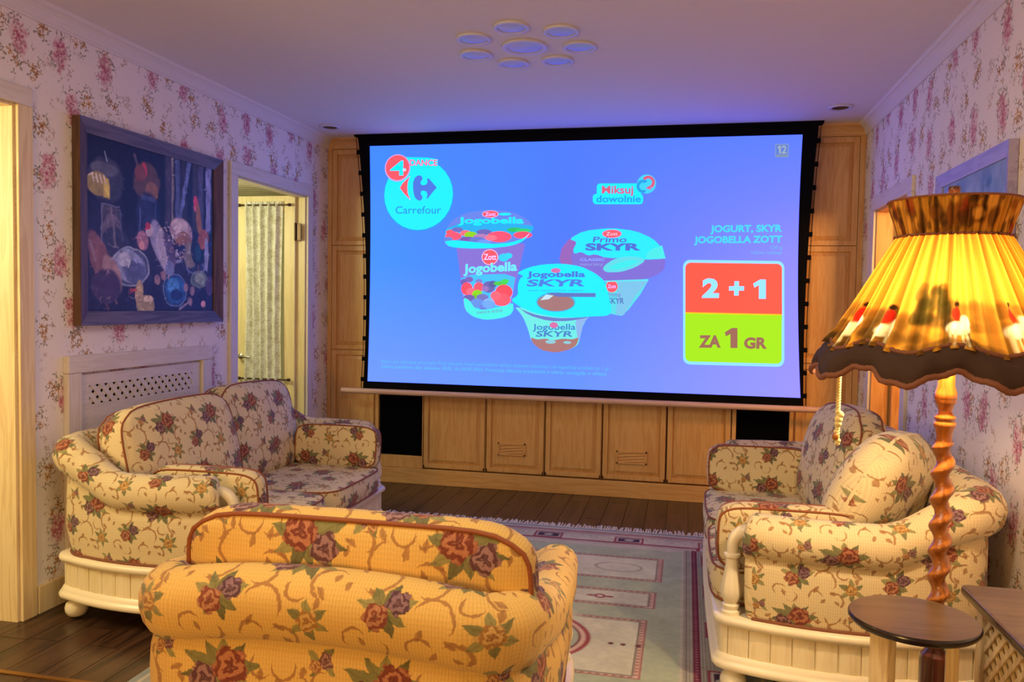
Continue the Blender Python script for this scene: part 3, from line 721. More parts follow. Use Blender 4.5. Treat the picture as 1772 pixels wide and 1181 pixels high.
# door casings
def casing(name, x0, x1, ya, yb, zt, w_, mat, matz, label, jamb=None, jd=0.1, side=-1):
    d = thing(name, None, None, (x0, ya, 0)); d['kind'] = 'structure'; d['label'] = label
    MB().box(x0, x1, ya - w_, ya, 0, zt).build('side_casing', M[matz], d, True, bevel=.003)
    MB().box(x0, x1, yb, yb + w_, 0, zt).build('side_casing', M[matz], d, True, bevel=.003)
    MB().box(x0, x1, ya - w_, yb + w_, zt, zt + w_ * .98).build('head_casing', M[mat], d, True, bevel=.003)
    # reveal boards through the wall thickness
    xi, xo = (x0, x0 + side * jd)
    t = .012
    MB().box(xi, xo, yb - t, yb, 0, zt - t).build('jamb', M[jamb], d, True, bevel=.001)
    MB().box(xi, xo, ya, ya + t, 0, zt - t).build('jamb', M[jamb], d, True, bevel=.001)
    MB().box(xi, xo, ya, yb, zt - t, zt).build('jamb_head', M[jamb], d, True, bevel=.001)
    return d
casing('door_1', XL, XL + .018, 1.75, 2.858, 2.178, .078, 'cream_woody', 'jamb', 'wide doorway nearest the camera on the left wall', 'jamb', .34)
d2 = casing('door_2', XL, XL + .02, 4.53, 5.47, 2.148, .08, 'cream_woody', 'cream_woodz', 'pale framed doorway on the left wall with an open glazed leaf', 'leaf_wood', .08)
d3 = casing('door_3', XR, XR - .018, 4.67, 5.455, 2.01, .085, 'cream_woody', 'cream_woodz', 'pale framed doorway on the right wall glowing orange inside', 'orange_door', .10, 1)

# rooms glimpsed through the doorways
m = MB(); m.box(-4.6, XL - .08, 6.9, 7.0, 0, 2.6); m.box(-4.7, -4.6, 3.3, 7.0, 0, 2.6); m.box(-4.6, XL - .08, 3.2, 3.3, 0, 2.6)
m.build('wall_hall', M['hall_wall'], kind='structure', label='pale walls of the hall beyond the glazed door')
hc = MB().box(-4.6, XL - .08, 3.3, 6.9, 2.235, 2.30).build('ceiling_hall', M['hall_ceiling'], kind='structure', label='boarded ceiling of the hall')
for k in range(26):
    MB().box(-4.6, XL - .085, 4.3 + k * .095, 4.3 + k * .095 + .088, 2.22, 2.235).build('board', M['hall_ceiling'], hc, bevel=.004)
m = MB(); m.box(-4.6, -4.5, .3, 3.15, 0, 2.6); m.box(-4.6, XL - .34, 2.99, 3.15, 0, 2.6); m.box(-4.6, XL - .08, .2, .3, 0, 2.6); m.box(-4.6, XL - .08, .2, 3.1, 2.6, 2.7)
m.build('wall_side_room', M['hall_wall'], kind='structure', label='cream walls of the room through the near left doorway')
m = MB(); m.box(2.6, 2.7, 3.6, 6.6, 0, 2.5); m.box(XR + .1, 2.7, 6.5, 6.6, 0, 2.5); m.box(XR + .1, 2.7, 3.6, 3.7, 0, 2.5); m.box(XR + .1, 2.7, 3.6, 6.6, 2.4, 2.5)
m.build('wall_bedroom', M['hall_wall'], kind='structure', label='walls of the orange lit room beyond the right doorway')

# open pine leaf in the right doorway
t = thing('door_leaf', 'pine door leaf standing open beyond the right doorway, lit orange', 'door', (XR + .11, 5.40, 0))
MB().box(XR + .112, XR + .86, 5.40, 5.44, .01, 1.985).build('door_panel', M['orange_door'], t, True, bevel=.003)
for a, b in ((.12, .85), (1.0, 1.86)):
    MB().box(XR + .22, XR + .75, 5.392, 5.40, a, b).build('raised_panel', M['orange_door'], t, True, bevel=.004)

# glazed leaf with lace curtain in the left doorway
t = thing('door_leaf', 'narrow cream door leaf with a lace curtained glass pane, open in the left doorway', 'door', (-2.80, 5.43, 0))
xa, xb, ya, yb = -3.278, -2.803, 5.43, 5.468
fr = MB(); fr.box(xa, xa + .085, ya, yb, .01, 2.147); fr.box(xb - .085, xb, ya, yb, .01, 2.147)
fr.box(xa + .085, xb - .085, ya, yb, 2.04, 2.147); fr.box(xa + .085, xb - .085, ya, yb, .70, .80); fr.box(xa + .085, xb - .085, ya, yb, .01, .13)
fr.build('stile_frame', M['leaf_wood'], t, True, bevel=.002)
MB().box(xa + .085, xb - .085, ya + .016, ya + .022, .80, 2.04).build('glass_pane', M['glass'], t, True)
MB().box(xa + .085, xb - .085, ya + .010, yb - .01, .13, .70).build('lower_panel', M['leaf_wood'], t, True, bevel=.002)
def curtain(x0, x1, y, z0, z1, amp, nf):
    m = MB(); nx, nz = 90, 30; P = []; UV = []
    for i in range(nz + 1):
        z = z0 + (z1 - z0) * i / nz; row = []; ru = []
        tz = abs(i / nz - .5) * 2
        for j in range(nx + 1):
            s_ = j / nx
            pinch = 1 - .05 * (1 - tz ** 2)
            xx = (x0 + x1) / 2 + (s_ - .5) * (x1 - x0) * pinch
            yy = y - amp * (.5 + .5 * sin(s_ * nf * 2 * pi + .6 * sin(z * 3 + s_ * 5))) - .004 * sin(s_ * 60)
            row.append((xx, yy, z)); ru.append((s_ * (x1 - x0) * 1.6, z))
        P.append(row); UV.append(ru)
    m.quadgrid(P, UV); return m
cu = thing('lace_curtain', 'gathered white lace curtain stretched between two rods on the open glazed door', 'curtain', (-3.04, 5.41, .76))
curtain(-3.19, -2.892, 5.424, .80, 2.085, .034, 5).build('lace_panel', M['lace'], cu, True, smooth=True)
curtain(-3.215, -2.868, 5.420, .762, .812, .014, 16).build('bottom_frill', M['lace'], cu, True, smooth=True)
curtain(-3.195, -2.888, 5.420, 2.065, 2.105, .008, 16).build('top_frill', M['lace'], cu, True, smooth=True)
for zz in (2.078, .805):
    rd = MB().tube([(-3.235, 5.405, zz), (-2.835, 5.405, zz)], .006, 10).build('curtain_rod', M['metal'], cu, True, smooth=True)
    for xx in (-3.235, -2.835):
        MB().lathe([(.001, -.014), (.010, -.010), (.012, 0), (.010, .010), (.001, .014)], n=12).transform(Matrix.Translation((xx, 5.405, zz)) @ Matrix.Rotation(pi / 2, 4, 'Y')).build('finial', M['metal'], rd, True, smooth=True)
h = MB().lathe([(.020, 0), (.020, .006), (.012, .010), (.008, .012), (.008, .045)], n=20).transform(Matrix.Translation((-3.235, 5.43, .967)) @ Matrix.Rotation(pi / 2, 4, 'X')).build('handle', M['nickel'], t, True, smooth=True, flat_angle=40)
MB().tube([(-3.235, 5.388, .967), (-3.215, 5.383, .967), (-3.16, 5.383, .966), (-3.135, 5.386, .964)], [.009, .009, .008, .007], 10).build('lever', M['nickel'], h, True, smooth=True)
for zz in (1.885, .35):
    hg = MB().box(-2.802, -2.755, 5.426, 5.43, zz - .06, zz + .06).build('hinge', M['metal'], t, True, bevel=.001)
    MB().lathe([(.007, zz - .065), (.008, zz - .06), (.008, zz + .06), (.007, zz + .065)], (-2.795, 5.422), 12).build('hinge_pin', M['metal'], hg, True, smooth=True)

# ------------------------------------------------------------------ oak panelling and cabinets
def panel_door(t, x0, x1, z0, z1, y, vent=False, st=.05, bot=.0, name='cabinet_door', knob=False, frm=True):
    """framed raised panel door with its front face at y (facing -y)"""
    m = MB()
    m.box(x0, x0 + st, y, y + .022, z0, z1); m.box(x1 - st, x1, y, y + .022, z0, z1)
    m.box(x0 + st, x1 - st, y, y + .022, z0, z0 + st * .9); m.box(x0 + st, x1 - st, y, y + .022, z1 - st, z1)
    d = m.build(name, M['oakv'], t, True, bevel=.002)
    a0, a1, b0, b1 = x0 + st, x1 - st, z0 + st * .9, z1 - st
    e = .030
    m = MB()
    for (q, r) in (((a0, b0, a1, b0), (a0 + e, b0 + e, a1 - e, b0 + e)), ((a1, b0, a1, b1), (a1 - e, b0 + e, a1 - e, b1 - e)),
                   ((a1, b1, a0, b1), (a1 - e, b1 - e, a0 + e, b1 - e)), ((a0, b1, a0, b0), (a0 + e, b1 - e, a0 + e, b0 + e))):
        m.face([(q[0], y + .016, q[1]), (q[2], y + .016, q[3]), (r[2], y + .004, r[3]), (r[0], y + .004, r[1])])
    m.face([(a0 + e, y + .002, b0 + e), (a1 - e, y + .002, b0 + e), (a1 - e, y + .002, b1 - e), (a0 + e, y + .002, b1 - e)])
    for (q) in ((a0 + e, b0 + e, a1 - e, b0 + e), (a1 - e, b0 + e, a1 - e, b1 - e), (a1 - e, b1 - e, a0 + e, b1 - e), (a0 + e, b1 - e, a0 + e, b0 + e)):
        m.face([(q[0], y + .004, q[1]), (q[2], y + .004, q[3]), (q[2], y + .002, q[3]), (q[0], y + .002, q[1])])
    p = m.build('raised_panel', M['oakv'], d, True)
    if vent:
        vx0, vx1, vz0, vz1 = vent
        v = MB()
        v.box(vx0, vx1, y - .010, y + .003, vz0, vz0 + .010); v.box(vx0, vx1, y - .010, y + .003, vz1 - .010, vz1)
        v.box(vx0, vx0 + .010, y - .010, y + .003, vz0, vz1); v.box(vx1 - .010, vx1, y - .010, y + .003, vz0, vz1)
        hh = vz1 - vz0
        for k in range(4):
            zc = vz0 + .012 + k * .022
            v.face([(vx0 + .01, y - .009, max(vz0 + .008, zc - .008)), (vx1 - .01, y - .009, zc + .012), (vx1 - .01, y + .001, zc + .024), (vx0 + .01, y + .001, min(vz1 - .008, zc + .006))])
        v.face([(vx0, y + .0012, vz0), (vx1, y + .0012, vz0), (vx1, y + .0012, vz1), (vx0, y + .0012, vz1)])
        v.build('vent_grille', M['oakh'], d, True)
    return d

YF = YC
# tall cabinets at both ends
for (x0, x1, lab, dx0, dx1) in ((XL + .001, -2.335, 'tall pale oak panelled cabinet left of the screen', -2.70, -2.345),
                                (.738, XR - .001, 'tall pale oak panelled cabinet right of the screen', .75, 1.105)):
    t = thing('tall_cabinet', lab, 'cabinet', (x0, YC, .118), group='tall oak cabinets beside the screen')
    MB().box(x0, x1, YF + .022, YB - .01, .118, 2.60).build('carcass', M['oakv'], t, True)
    if x0 < 0: MB().box(x0, dx0 - .003, YF, YF + .022, .118, 2.56).build('filler_strip', M['oakv'], t, True, bevel=.001)
    else: MB().box(dx1 + .003, x1, YF, YF + .022, .118, 2.56).build('filler_strip', M['oakv'], t, True, bevel=.001)
    for (a, b) in ((1.82, 2.55), (1.015, 1.815), (.12, 1.01)):
        panel_door(t, dx0, dx1, a, b, YF, st=.038)
# low cupboards between
cup = [(-1.945, -1.455, None, 'leftmost plain oak cupboard under the screen, beside the left black speaker'),
       (-1.452, -1.006, (-1.355, -1.147, .26, .353), 'oak cupboard with a slanted vent grille, second from the left speaker'),
       (-1.003, -.583, None, 'plain oak cupboard between the two cupboards that have vent grilles'),
       (-.580, -.123, (-.474, -.257, .248, .34), 'oak cupboard with a slanted vent grille, nearer the right speaker'),
       (-.120, .325, None, 'rightmost plain oak cupboard under the screen, beside the right black speaker')]
for (x0, x1, vent, lab) in cup:
    t = thing('base_cupboard', lab, 'cabinet', (x0, YC, .118), group='oak cupboards under the screen')
    MB().box(x0 + .002, x1 - .002, YF + .023, YB - .02, .12, 2.55).build('carcass', M['oakv'], t, True)
    panel_door(t, x0 + .006, x1 - .006, .13, 2.0, YF, vent=vent, st=.035)
    for xx in (x0 + .010, x1 - .010):
        MB().box(xx - .004, xx + .004, YF - .004, YF + .004, .128, .150).build('hinge_knuckle', M['metal'], t, True)
# speakers in their bays
for (x0, x1, lab) in ((-2.305, -1.952, 'black cloth fronted speaker in the bay left of the cupboards'), (.355, .71, 'black cloth fronted speaker in the bay right of the cupboards')):
    t = thing('speaker_bay', 'oak framed bay around the %s black speaker' % ('left' if x0 < 0 else 'right'), 'cabinet', (x0, YC, .118), group='speaker bays beside the cupboards')
    m = MB(); m.box(x0 - .028, x0, YF, YF + .03, .12, 2.5); m.box(x1, x1 + (.006 if x0 < 0 else .026), YF, YF + .03, .12, 2.5)
    m.box(x0, x1, YF, YF + .03, .12, .212); m.box(x0, x1, YF, YF + .03, 1.1, 2.5)
    m.build('bay_frame', M['oakv'], t, True, bevel=.002)
    s_ = thing('speaker', lab, 'speaker', ((x0 + x1) / 2, YC + .15, .214), group='black speakers under the screen')
    MB().box(x0 + .004, x1 - .004, YF + .03, YF + .30, .214, 1.09).build('speaker_box', M['black'], s_, True)
    MB().box(x0 + .008, x1 - .008, YF + .012, YF + .03, .218, 1.086).build('speaker_grille', M['speaker'], s_, True, bevel=.004)

# ------------------------------------------------------------------ radiator cover on the left wall
def lattice(t, origin, ax, w_, h_, pitch, sw, th, mat, name='lattice_panel', nrm=(1, 0, 0)):
    """diagonal slat lattice clipped to a w_*h_ rectangle. ax: unit vector of width; height is z; two layers"""
    ax = Vector(ax); nv = Vector(nrm); O = Vector(origin)
    holder = None
    d = pitch / sqrt(2)
    for layer, sg in ((0, 1), (1, -1)):
        k = -int(h_ / pitch) - 2
        while k * pitch < w_ + h_ + pitch:
            x0 = k * pitch
            # centre line: x = x0 + sg*s, z = s
            a, b = (x0, x0 + h_) if sg > 0 else (x0, x0 - h_)
            half = sw / sqrt(2)
            # polygon clipped in x
            poly = [(a - half, 0), (a + half, 0), (b + half, h_), (b - half, h_)]
            def clip(pl, f_in, inter):
                out = []
                for i in range(len(pl)):
                    p, q = pl[i], pl[(i + 1) % len(pl)]
                    if f_in(p): out.append(p)
                    if f_in(p) != f_in(q): out.append(inter(p, q))
                return out
            def ix(xv): return lambda p, q: (xv, p[1] + (q[1] - p[1]) * (xv - p[0]) / (q[0] - p[0]))
            poly = clip(poly, lambda p: p[0] >= 0, ix(0)) if poly else poly
            poly = clip(poly, lambda p: p[0] <= w_, ix(w_)) if poly else poly
            if len(poly) >= 3:
                m = MB(); off = layer * th
                top = [O + ax * p[0] + Vector((0, 0, p[1])) + nv * (off + th) for p in poly]
                bot = [O + ax * p[0] + Vector((0, 0, p[1])) + nv * off for p in poly]
                m.face(top); m.face(bot[::-1])
                for i in range(len(poly)):
                    j = (i + 1) % len(poly); m.face([top[j], top[i], bot[i], bot[j]])
                if holder is None:
                    holder = thing_child(name, t)
                m.build('slat', mat, holder, True)
            k += 1
    return holder
def thing_child(name, parent):
    o = bpy.data.objects.new(name, None); o.empty_display_size = .05
    place(o, parent); return o

t = thing('radiator_cover', 'pale limed wood radiator cover with a diamond lattice strip, behind the left sofa', 'radiator cover', (XL, 3.66, 0))
x0, x1 = XL + .001, XL + .030
MB().box(x0, x1, 3.112, 3.195, 0, 1.035).build('stile', M['cream_woodz'], t, True, bevel=.003)
MB().box(x0, x1, 4.145, 4.232, 0, 1.035).build('stile', M['cream_woodz'], t, True, bevel=.003)
MB().box(x0, x1 + .002, 3.112, 4.232, 1.036, 1.116).build('top_rail', M['cream_woody'], t, True, bevel=.003)
xp = XL + .014
m = MB(); m.box(x0, xp, 3.205, 3.258, .12, 1.025); m.box(x0, xp, 4.063, 4.135, .12, 1.025); m.box(x0, xp, 3.258, 4.063, .972, 1.025); m.box(x0, xp, 3.258, 4.063, .12, .880)
m.build('inset_panel', M['cream_woody'], t, True, bevel=.001)
MB().box(x0, XL + .003, 3.25, 4.07, .875, .975).build('lattice_shade_sheet', M['speaker'], t, True)  # black sheet stands in for the shade in the holes of the lattice
lattice(t, (XL + .006, 3.258, .880), (0, 1, 0), .805, .092, .0575, .024, .004, M['cream_woody'])

# ------------------------------------------------------------------ ceiling fittings
lamps = [(-1.013, 3.722), (-.805, 3.597), (-.593, 3.686), (-.539, 3.919), (-.678, 4.119), (-.909, 4.132), (-1.065, 3.961)]
zf = ZC - .010
where = ['toward the camera and left', 'nearest the camera', 'toward the camera and right', 'at the right', 'toward the screen and right', 'nearest the screen', 'at the left toward the screen']
t = thing('ceiling_lamp', 'unlit round ceiling lamp of one large disc ringed by seven small discs', 'ceiling lamp', (-.80, 3.87, ZC))
def disc(par, x, y, r):
    rim = MB().lathe([(r * .99, ZC - .0005), (r, ZC - .004), (r * .97, zf), (r * .80, zf - .001), (r * .78, zf + .003)][::-1], (x, y), 40).build('lamp_rim', M['disc_rim'], par, True, smooth=True, flat_angle=50)
    MB().lathe([(r * .05, zf - .0015), (r * .5, zf - .0012), (r * .775, zf + .003), (r * .76, zf + .006)], (x, y), 40).build('lamp_disc', M['disc'], rim, True, smooth=True, flat_angle=50)
disc(t, -.80, 3.876, .112)
for (lx, ly) in lamps: disc(t, lx, ly, .082)
for (lx, ly, lab) in ((-2.52, 5.40, 'round recessed ceiling spotlight in the far left corner'), (.885, 5.32, 'round recessed ceiling spotlight in the far right corner')):
    t = thing('ceiling_spotlight', lab, 'spotlight', (lx, ly, ZC), group='recessed ceiling spotlights')
    MB().lathe([(.05, ZC - .002), (.052, ZC - .010), (.062, ZC - .014), (.072, ZC - .008), (.074, ZC - .001)], (lx, ly), 32).build('trim_ring', M['disc_rim'], t, True, smooth=True)
    MB().lathe([(.001, ZC - .0105), (.045, ZC - .0105), (.050, ZC - .006), (.05, ZC - .001)], (lx, ly), 32).build('lens', M['metal'], t, True, smooth=True)
# ------------------------------------------------------------------ projection screen
def quad3(p, z):
    (z0, a), (z1, b), (z2, c) = p
    return a * (z - z1) * (z - z2) / ((z0 - z1) * (z0 - z2)) + b * (z - z0) * (z - z2) / ((z1 - z0) * (z1 - z2)) + c * (z - z0) * (z - z1) / ((z2 - z0) * (z2 - z1))
OL = ((2.618, -2.442), (1.70, -2.371), (.732, -2.385)); OR = ((2.618, .822), (1.70, .776), (.732, .781))
IL = ((2.547, -2.346), (1.70, -2.334), (.786, -2.348)); IR = ((2.547, .720), (1.70, .717), (.786, .761))
YS = 5.716
sc_t = thing('projection_screen', 'large pull down projection screen with black border showing a blue yogurt advertisement', 'screen', (-.81, YS, .73))
def sheet(L, R, z0, z1, y, nx=2, nz=24, thick=0):
    m = MB(); P = []
    for i in range(nz + 1):
        z = z0 + (z1 - z0) * i / nz; a, b = quad3(L, z), quad3(R, z)
        P.append([(a + (b - a) * j / nx, y, z) for j in range(nx + 1)])
    m.quadgrid(P)
    if thick:
        Q = [[(p[0], p[1] + thick, p[2]) for p in r] for r in P]
        m.quadgrid(Q, flip=True)
        m.quadgrid([[r[0] for r in Q], [r[0] for r in P]]); m.quadgrid([[r[-1] for r in P], [r[-1] for r in Q]])
    return m
sheet(OL, OR, .732, 2.624, YS, thick=.004).build('black_border', M['black'], sc_t, True)
MB().box(-2.46, .85, YS - .03, YS + .06, 2.616, 2.63).build('screen_case', M['black'], sc_t, True)
MB().tube([(-2.557, YS, .711), (.937, YS, .709)], .021, 14).build('weight_bar', M['pink_bar'], sc_t, True, smooth=True)
for side, E_ in ((-1, OL), (1, OR)):
    pts = []
    for i in range(13):
        z = .735 + (2.61 - .735) * i / 12
        pts.append((quad3(E_, z) + side * (.016 + .012 * (1 - abs(i / 6 - 1)) * 0), YS + .002, z))
    c = MB().tube(pts, .0025, 6).build('tension_cord', M['black'], sc_t, True, smooth=True)
    for i in range(12):
        z = .80 + i * .155
        xx = quad3(E_, z)
        MB().box(xx - .002 if side > 0 else xx - .022, xx + .022 if side > 0 else xx + .002, YS - .002, YS + .006, z - .016, z + .016).build('cord_tab', M['black'], c, True)

# the projected picture: one flat layered print, every shape a polygon
SV, SF, SC = [], [], []
def lerp3(a, b, t): return [a[k] + (b[k] - a[k]) * t for k in range(3)]
nx, nz = 40, 24
bgc = {(0, 1): '3f8cff', (.5, 1): '4a7cff', (1, 1): '5c80ff', (0, .5): '3b93ff', (.5, .5): '4a7bff', (1, .5): '8c8cff', (0, 0): '6f9cff', (.5, 0): '6496ff', (1, 0): '9a96ff'}
def over(c_):
    # channels the camera shows as fully saturated are brighter than white on the real screen
    return tuple(q * (2.1 if q > .97 else 1.0) for q in c_)
def bg(u, v):
    i, j = (0 if u < .5 else .5), (0 if v < .5 else .5)
    fu, fv = (u - i) * 2, (v - j) * 2
    a = lerp3(lin(bgc[(i, j)]), lin(bgc[(i + .5, j)]), fu); b = lerp3(lin(bgc[(i, j + .5)]), lin(bgc[(i + .5, j + .5)]), fu)
    return lerp3(a, b, fv)
for i in range(nz + 1):
    z = .786 + (2.547 - .786) * i / nz; a, b = quad3(IL, z), quad3(IR, z)
    zz = z + 0
    for j in range(nx + 1):
        SV.append((a + (b - a) * j / nx, YS - .001, zz)); SC.append(over(bg(j / nx, i / nz)))
for i in range(nz):
    for j in range(nx):
        q = i * (nx + 1) + j; SF.append((q, q + 1, q + nx + 2, q + nx + 1))
lay = [0]
def spoly(pts, col):
    lay[0] += 1; b = len(SV); y = YS - .0015 - lay[0] * .00006; c = over(lin(col))
    from mathutils.geometry import tessellate_polygon
    tri = tessellate_polygon([[Vector((p[0], p[1], 0)) for p in pts]])
    for p in pts: SV.append((p[0], y, p[1])); SC.append(c)
    for tr_ in tri: SF.append(tuple(b + k for k in tr_))
def smooth_closed(pts, it=1):
    for _ in range(it):
        out = []
        for i in range(len(pts)):
            p, q = pts[i], pts[(i + 1) % len(pts)]
            out.append((p[0] * .8 + q[0] * .2, p[1] * .8 + q[1] * .2)); out.append((p[0] * .2 + q[0] * .8, p[1] * .2 + q[1] * .8))
        pts = out
    return pts
def text_mesh(s, bold):
    c = bpy.data.curves.new('txt', 'FONT'); c.body = s; c.offset = bold * .5; c.resolution_u = 3
    o = bpy.data.objects.new('txt', c); me = o.to_mesh()
    v = [tuple(q.co[:2]) for q in me.vertices]; f = [tuple(p.vertices) for p in me.polygons]
    o.to_mesh_clear(); bpy.data.objects.remove(o); bpy.data.curves.remove(c)
    return v, f
def cap_height(bold):
    v, f = text_mesh('H', bold); ys = [p[1] for p in v]; return max(ys), min(ys)
CH = {}
def stext(s, x0, z0, x1, z1, h, col, bold=0, shear=0):
    v, f = text_mesh(s, bold)
    if bold not in CH: CH[bold] = cap_height(bold)
    top, bot = CH[bold]
    if len(s) == 1: ys = [p[1] for p in v]; top, bot = max(ys), min(ys)
    xs = [p[0] for p in v]; a, b = min(xs), max(xs)
    lay[0] += 1; base = len(SV); y = YS - .0015 - lay[0] * .00006; c = over(lin(col))
    for p in v:
        u = (p[0] - a) / (b - a); q = (p[1] - bot) / (top - bot)
        SV.append((x0 + (x1 - x0) * u + shear * q * h, y, z0 + (z1 - z0) * u + q * h)); SC.append(c)
    for p in f: SF.append(tuple(base + k for k in p))
for e in SCREEN:
    if e[0] == 'e':
        _, cx, cz, rx, rz, col = e[:6]
        spoly([(cx + rx * cos(2 * pi * k / 28), cz + rz * sin(2 * pi * k / 28)) for k in range(28)], col)
    elif e[0] == 'p':
        spoly(smooth_closed(e[1], 1) if 8 < len(e[1]) < 26 else e[1], e[2])
    else:
        stext(*e[1:])
me = bpy.data.meshes.new('projected_picture')
Mi = RM['projection_screen'].inverted()
me.from_pydata([tuple(Mi @ Vector(p)) for p in SV], [], SF)
ca = me.color_attributes.new('Col', 'FLOAT_COLOR', 'POINT')
ca.data.foreach_set('color', np.concatenate([np.array(SC, float), np.ones((len(SC), 1))], 1).ravel())
me.materials.append(M['screenimg'])
place(bpy.data.objects.new('projected_picture', me), sc_t)

# ------------------------------------------------------------------ painted canvases
class Canvas:
    def __init__(s, w_, h_, bgcol, asp):
        s.w, s.h, s.asp = w_, h_, asp
        s.a = np.zeros((h_, w_, 3)); s.a[:] = lin(bgcol)
        s.Y, s.X = np.mgrid[0:h_, 0:w_]; s.X = s.X / (w_ - 1); s.Y = s.Y / (h_ - 1)
        s.wx = 0; s.wy = 0; s.sf = 1
    def blur(s, small):
        hh, ww = small.shape
        yi = np.linspace(0, hh - 1.001, s.h); xi = np.linspace(0, ww - 1.001, s.w)
        y0 = yi.astype(int); x0 = xi.astype(int); fy = (yi - y0)[:, None]; fx = (xi - x0)[None]
        g = lambda a, b: small[np.ix_(a, b)]
        y1 = np.minimum(y0 + 1, hh - 1); x1 = np.minimum(x0 + 1, ww - 1)
        return (g(y0, x0) * (1 - fx) + g(y0, x1) * fx) * (1 - fy) + (g(y1, x0) * (1 - fx) + g(y1, x1) * fx) * fy
    def warp(s, amp, cell):
        s.wx = s.blur(rng.random((s.h // cell + 2, s.w // cell + 2)) - .5) * amp
        s.wy = s.blur(rng.random((s.h // cell + 2, s.w // cell + 2)) - .5) * amp
    def put(s, m, col, al=1):
        m = np.clip(m, 0, 1)[..., None] * al
        s.a = s.a * (1 - m) + np.array(lin(col)) * m
    def ell(s, cx, cy, rx, ry, col, rot=0, al=1, soft=.15):
        dx = (s.X + s.wx - cx) * s.asp; dy = s.Y + s.wy - cy
        c, n_ = cos(rot), sin(rot)
        r = np.sqrt(((dx * c + dy * n_) / (rx * s.asp)) ** 2 + ((dy * c - dx * n_) / ry) ** 2)
        s.put((1 - r) / (soft * s.sf) + .5, col, al)
    def ring(s, cx, cy, rx, ry, t, col, al=1):
        dx = (s.X + s.wx - cx) / rx; dy = (s.Y + s.wy - cy) / ry; r = np.sqrt(dx * dx + dy * dy)
        s.put((t - np.abs(r - 1)) / (t * .6) + .3, col, al)
    def rect(s, x0, y0, x1, y1, col, al=1, soft=.004, sl=0):
        X = s.X + s.wx + (s.Y - y0) * sl; Y = s.Y + s.wy
        m = np.minimum(np.minimum(X - x0, x1 - X), np.minimum(Y - y0, y1 - Y)) / soft + .5
        s.put(m, col, al)
    def line(s, x0, y0, x1, y1, wd, col, al=1):
        dx, dy = x1 - x0, y1 - y0; L = dx * dx + dy * dy + 1e-9
        X = s.X + s.wx; Y = s.Y + s.wy
        t = np.clip(((X - x0) * dx + (Y - y0) * dy) / L, 0, 1)
        d = np.sqrt(((X - x0 - t * dx) * s.asp) ** 2 + (Y - y0 - t * dy) ** 2)
        s.put((wd - d) / (wd * .5) + .3, col, al)
    def mottle(s, amp, cell, stretch=1):
        n_ = s.blur(rng.random((max(2, int(s.h / cell / stretch)) + 1, max(2, int(s.w / cell)) + 1)) - .5)
        s.a *= np.clip(1 + n_[..., None] * amp, .2, 2)
    def mesh(s, name, P, mat, parent):
        """P(u,v)->world point, v down"""
        u = np.linspace(0, 1, s.w); v = np.linspace(0, 1, s.h)
        V = P(*np.meshgrid(u, v)).reshape(-1, 3)
        Mi = np.array(RM[parent.name].inverted()) if parent.name in RM else np.eye(4)
        V = V @ Mi[:3, :3].T + Mi[:3, 3]
        idx = np.arange(s.w * s.h).reshape(s.h, s.w)
        Fq = np.stack([idx[1:, :-1], idx[1:, 1:], idx[:-1, 1:], idx[:-1, :-1]], -1).reshape(-1, 4)
        me = bpy.data.meshes.new(name)
        me.vertices.add(len(V)); me.vertices.foreach_set('co', V.ravel())
        me.loops.add(Fq.size); me.loops.foreach_set('vertex_index', Fq.ravel())
        me.polygons.add(len(Fq)); me.polygons.foreach_set('loop_start', np.arange(0, Fq.size, 4)); me.polygons.foreach_set('loop_total', np.full(len(Fq), 4))
        me.update(); me.validate()
        ca = me.color_attributes.new('Col', 'FLOAT_COLOR', 'POINT')
        ca.data.foreach_set('color', np.concatenate([s.a.reshape(-1, 3), np.ones((s.w * s.h, 1))], 1).ravel())
        me.materials.append(mat)
        return place(bpy.data.objects.new(name, me), parent)

# rooster painting (left wall)
t = thing('framed_painting', 'large dark painting of hens, a rooster and bowls, wooden frame, on the left wall', 'painting', (XL, 3.75, 1.25))
y0, y1, z0, z1 = 3.174, 4.325, 1.252, 2.203; fwid = .066
xo, xi_ = XL + .045, XL + .026
def frame(t, y0, y1, z0, z1, w_, xo, xi_, mh, mv, sx=1):
    def bar(a, b, c, d):
        m = MB()
        # a,b outer line; c,d inner line, each (y,z)
        top = [(xo, *a), (xo, *b), (xi_, *d), (xi_, *c)]
        wb = XL + .002 if sx > 0 else XR - .002
        m.face(top if sx > 0 else top[::-1])
        o1 = [(wb, *a), (wb, *b), (xo, *b), (xo, *a)]; m.face(o1 if sx > 0 else o1[::-1])
        i1 = [(xi_, *c), (xi_, *d), (wb, *d), (wb, *c)]; m.face(i1 if sx > 0 else i1[::-1])
        m.face([(wb, *a), (xo, *a), (xi_, *c), (wb, *c)]); m.face([(wb, *b), (wb, *d), (xi_, *d), (xo, *b)])
        return m
    w2 = w_
    bar((y0, z0), (y1, z0), (y0 + w2, z0 + w2), (y1 - w2, z0 + w2)).build('frame_rail', mh, t, True)
    bar((y1, z1), (y0, z1), (y1 - w2, z1 - w2), (y0 + w2, z1 - w2)).build('frame_rail', mh, t, True)
    bar((y1, z0), (y1, z1), (y1 - w2, z0 + w2), (y1 - w2, z1 - w2)).build('frame_stile', mv, t, True)
    bar((y0, z1), (y0, z0), (y0 + w2, z1 - w2), (y0 + w2, z0 + w2)).build('frame_stile', mv, t, True)
frame(t, y0, y1, z0, z1, fwid, xo, xi_, M['frame_blue'], M['frame_brown'])
c = Canvas(340, 284, '15152a', 1.2); c.sf = .35
c.warp(.012, 14)
c.rect(0, .0, .55, .5, '10101e'); c.rect(0, .5, 1, 1, '26243c', soft=.2); c.rect(.0, .84, 1, 1, '1c1a34', soft=.1)
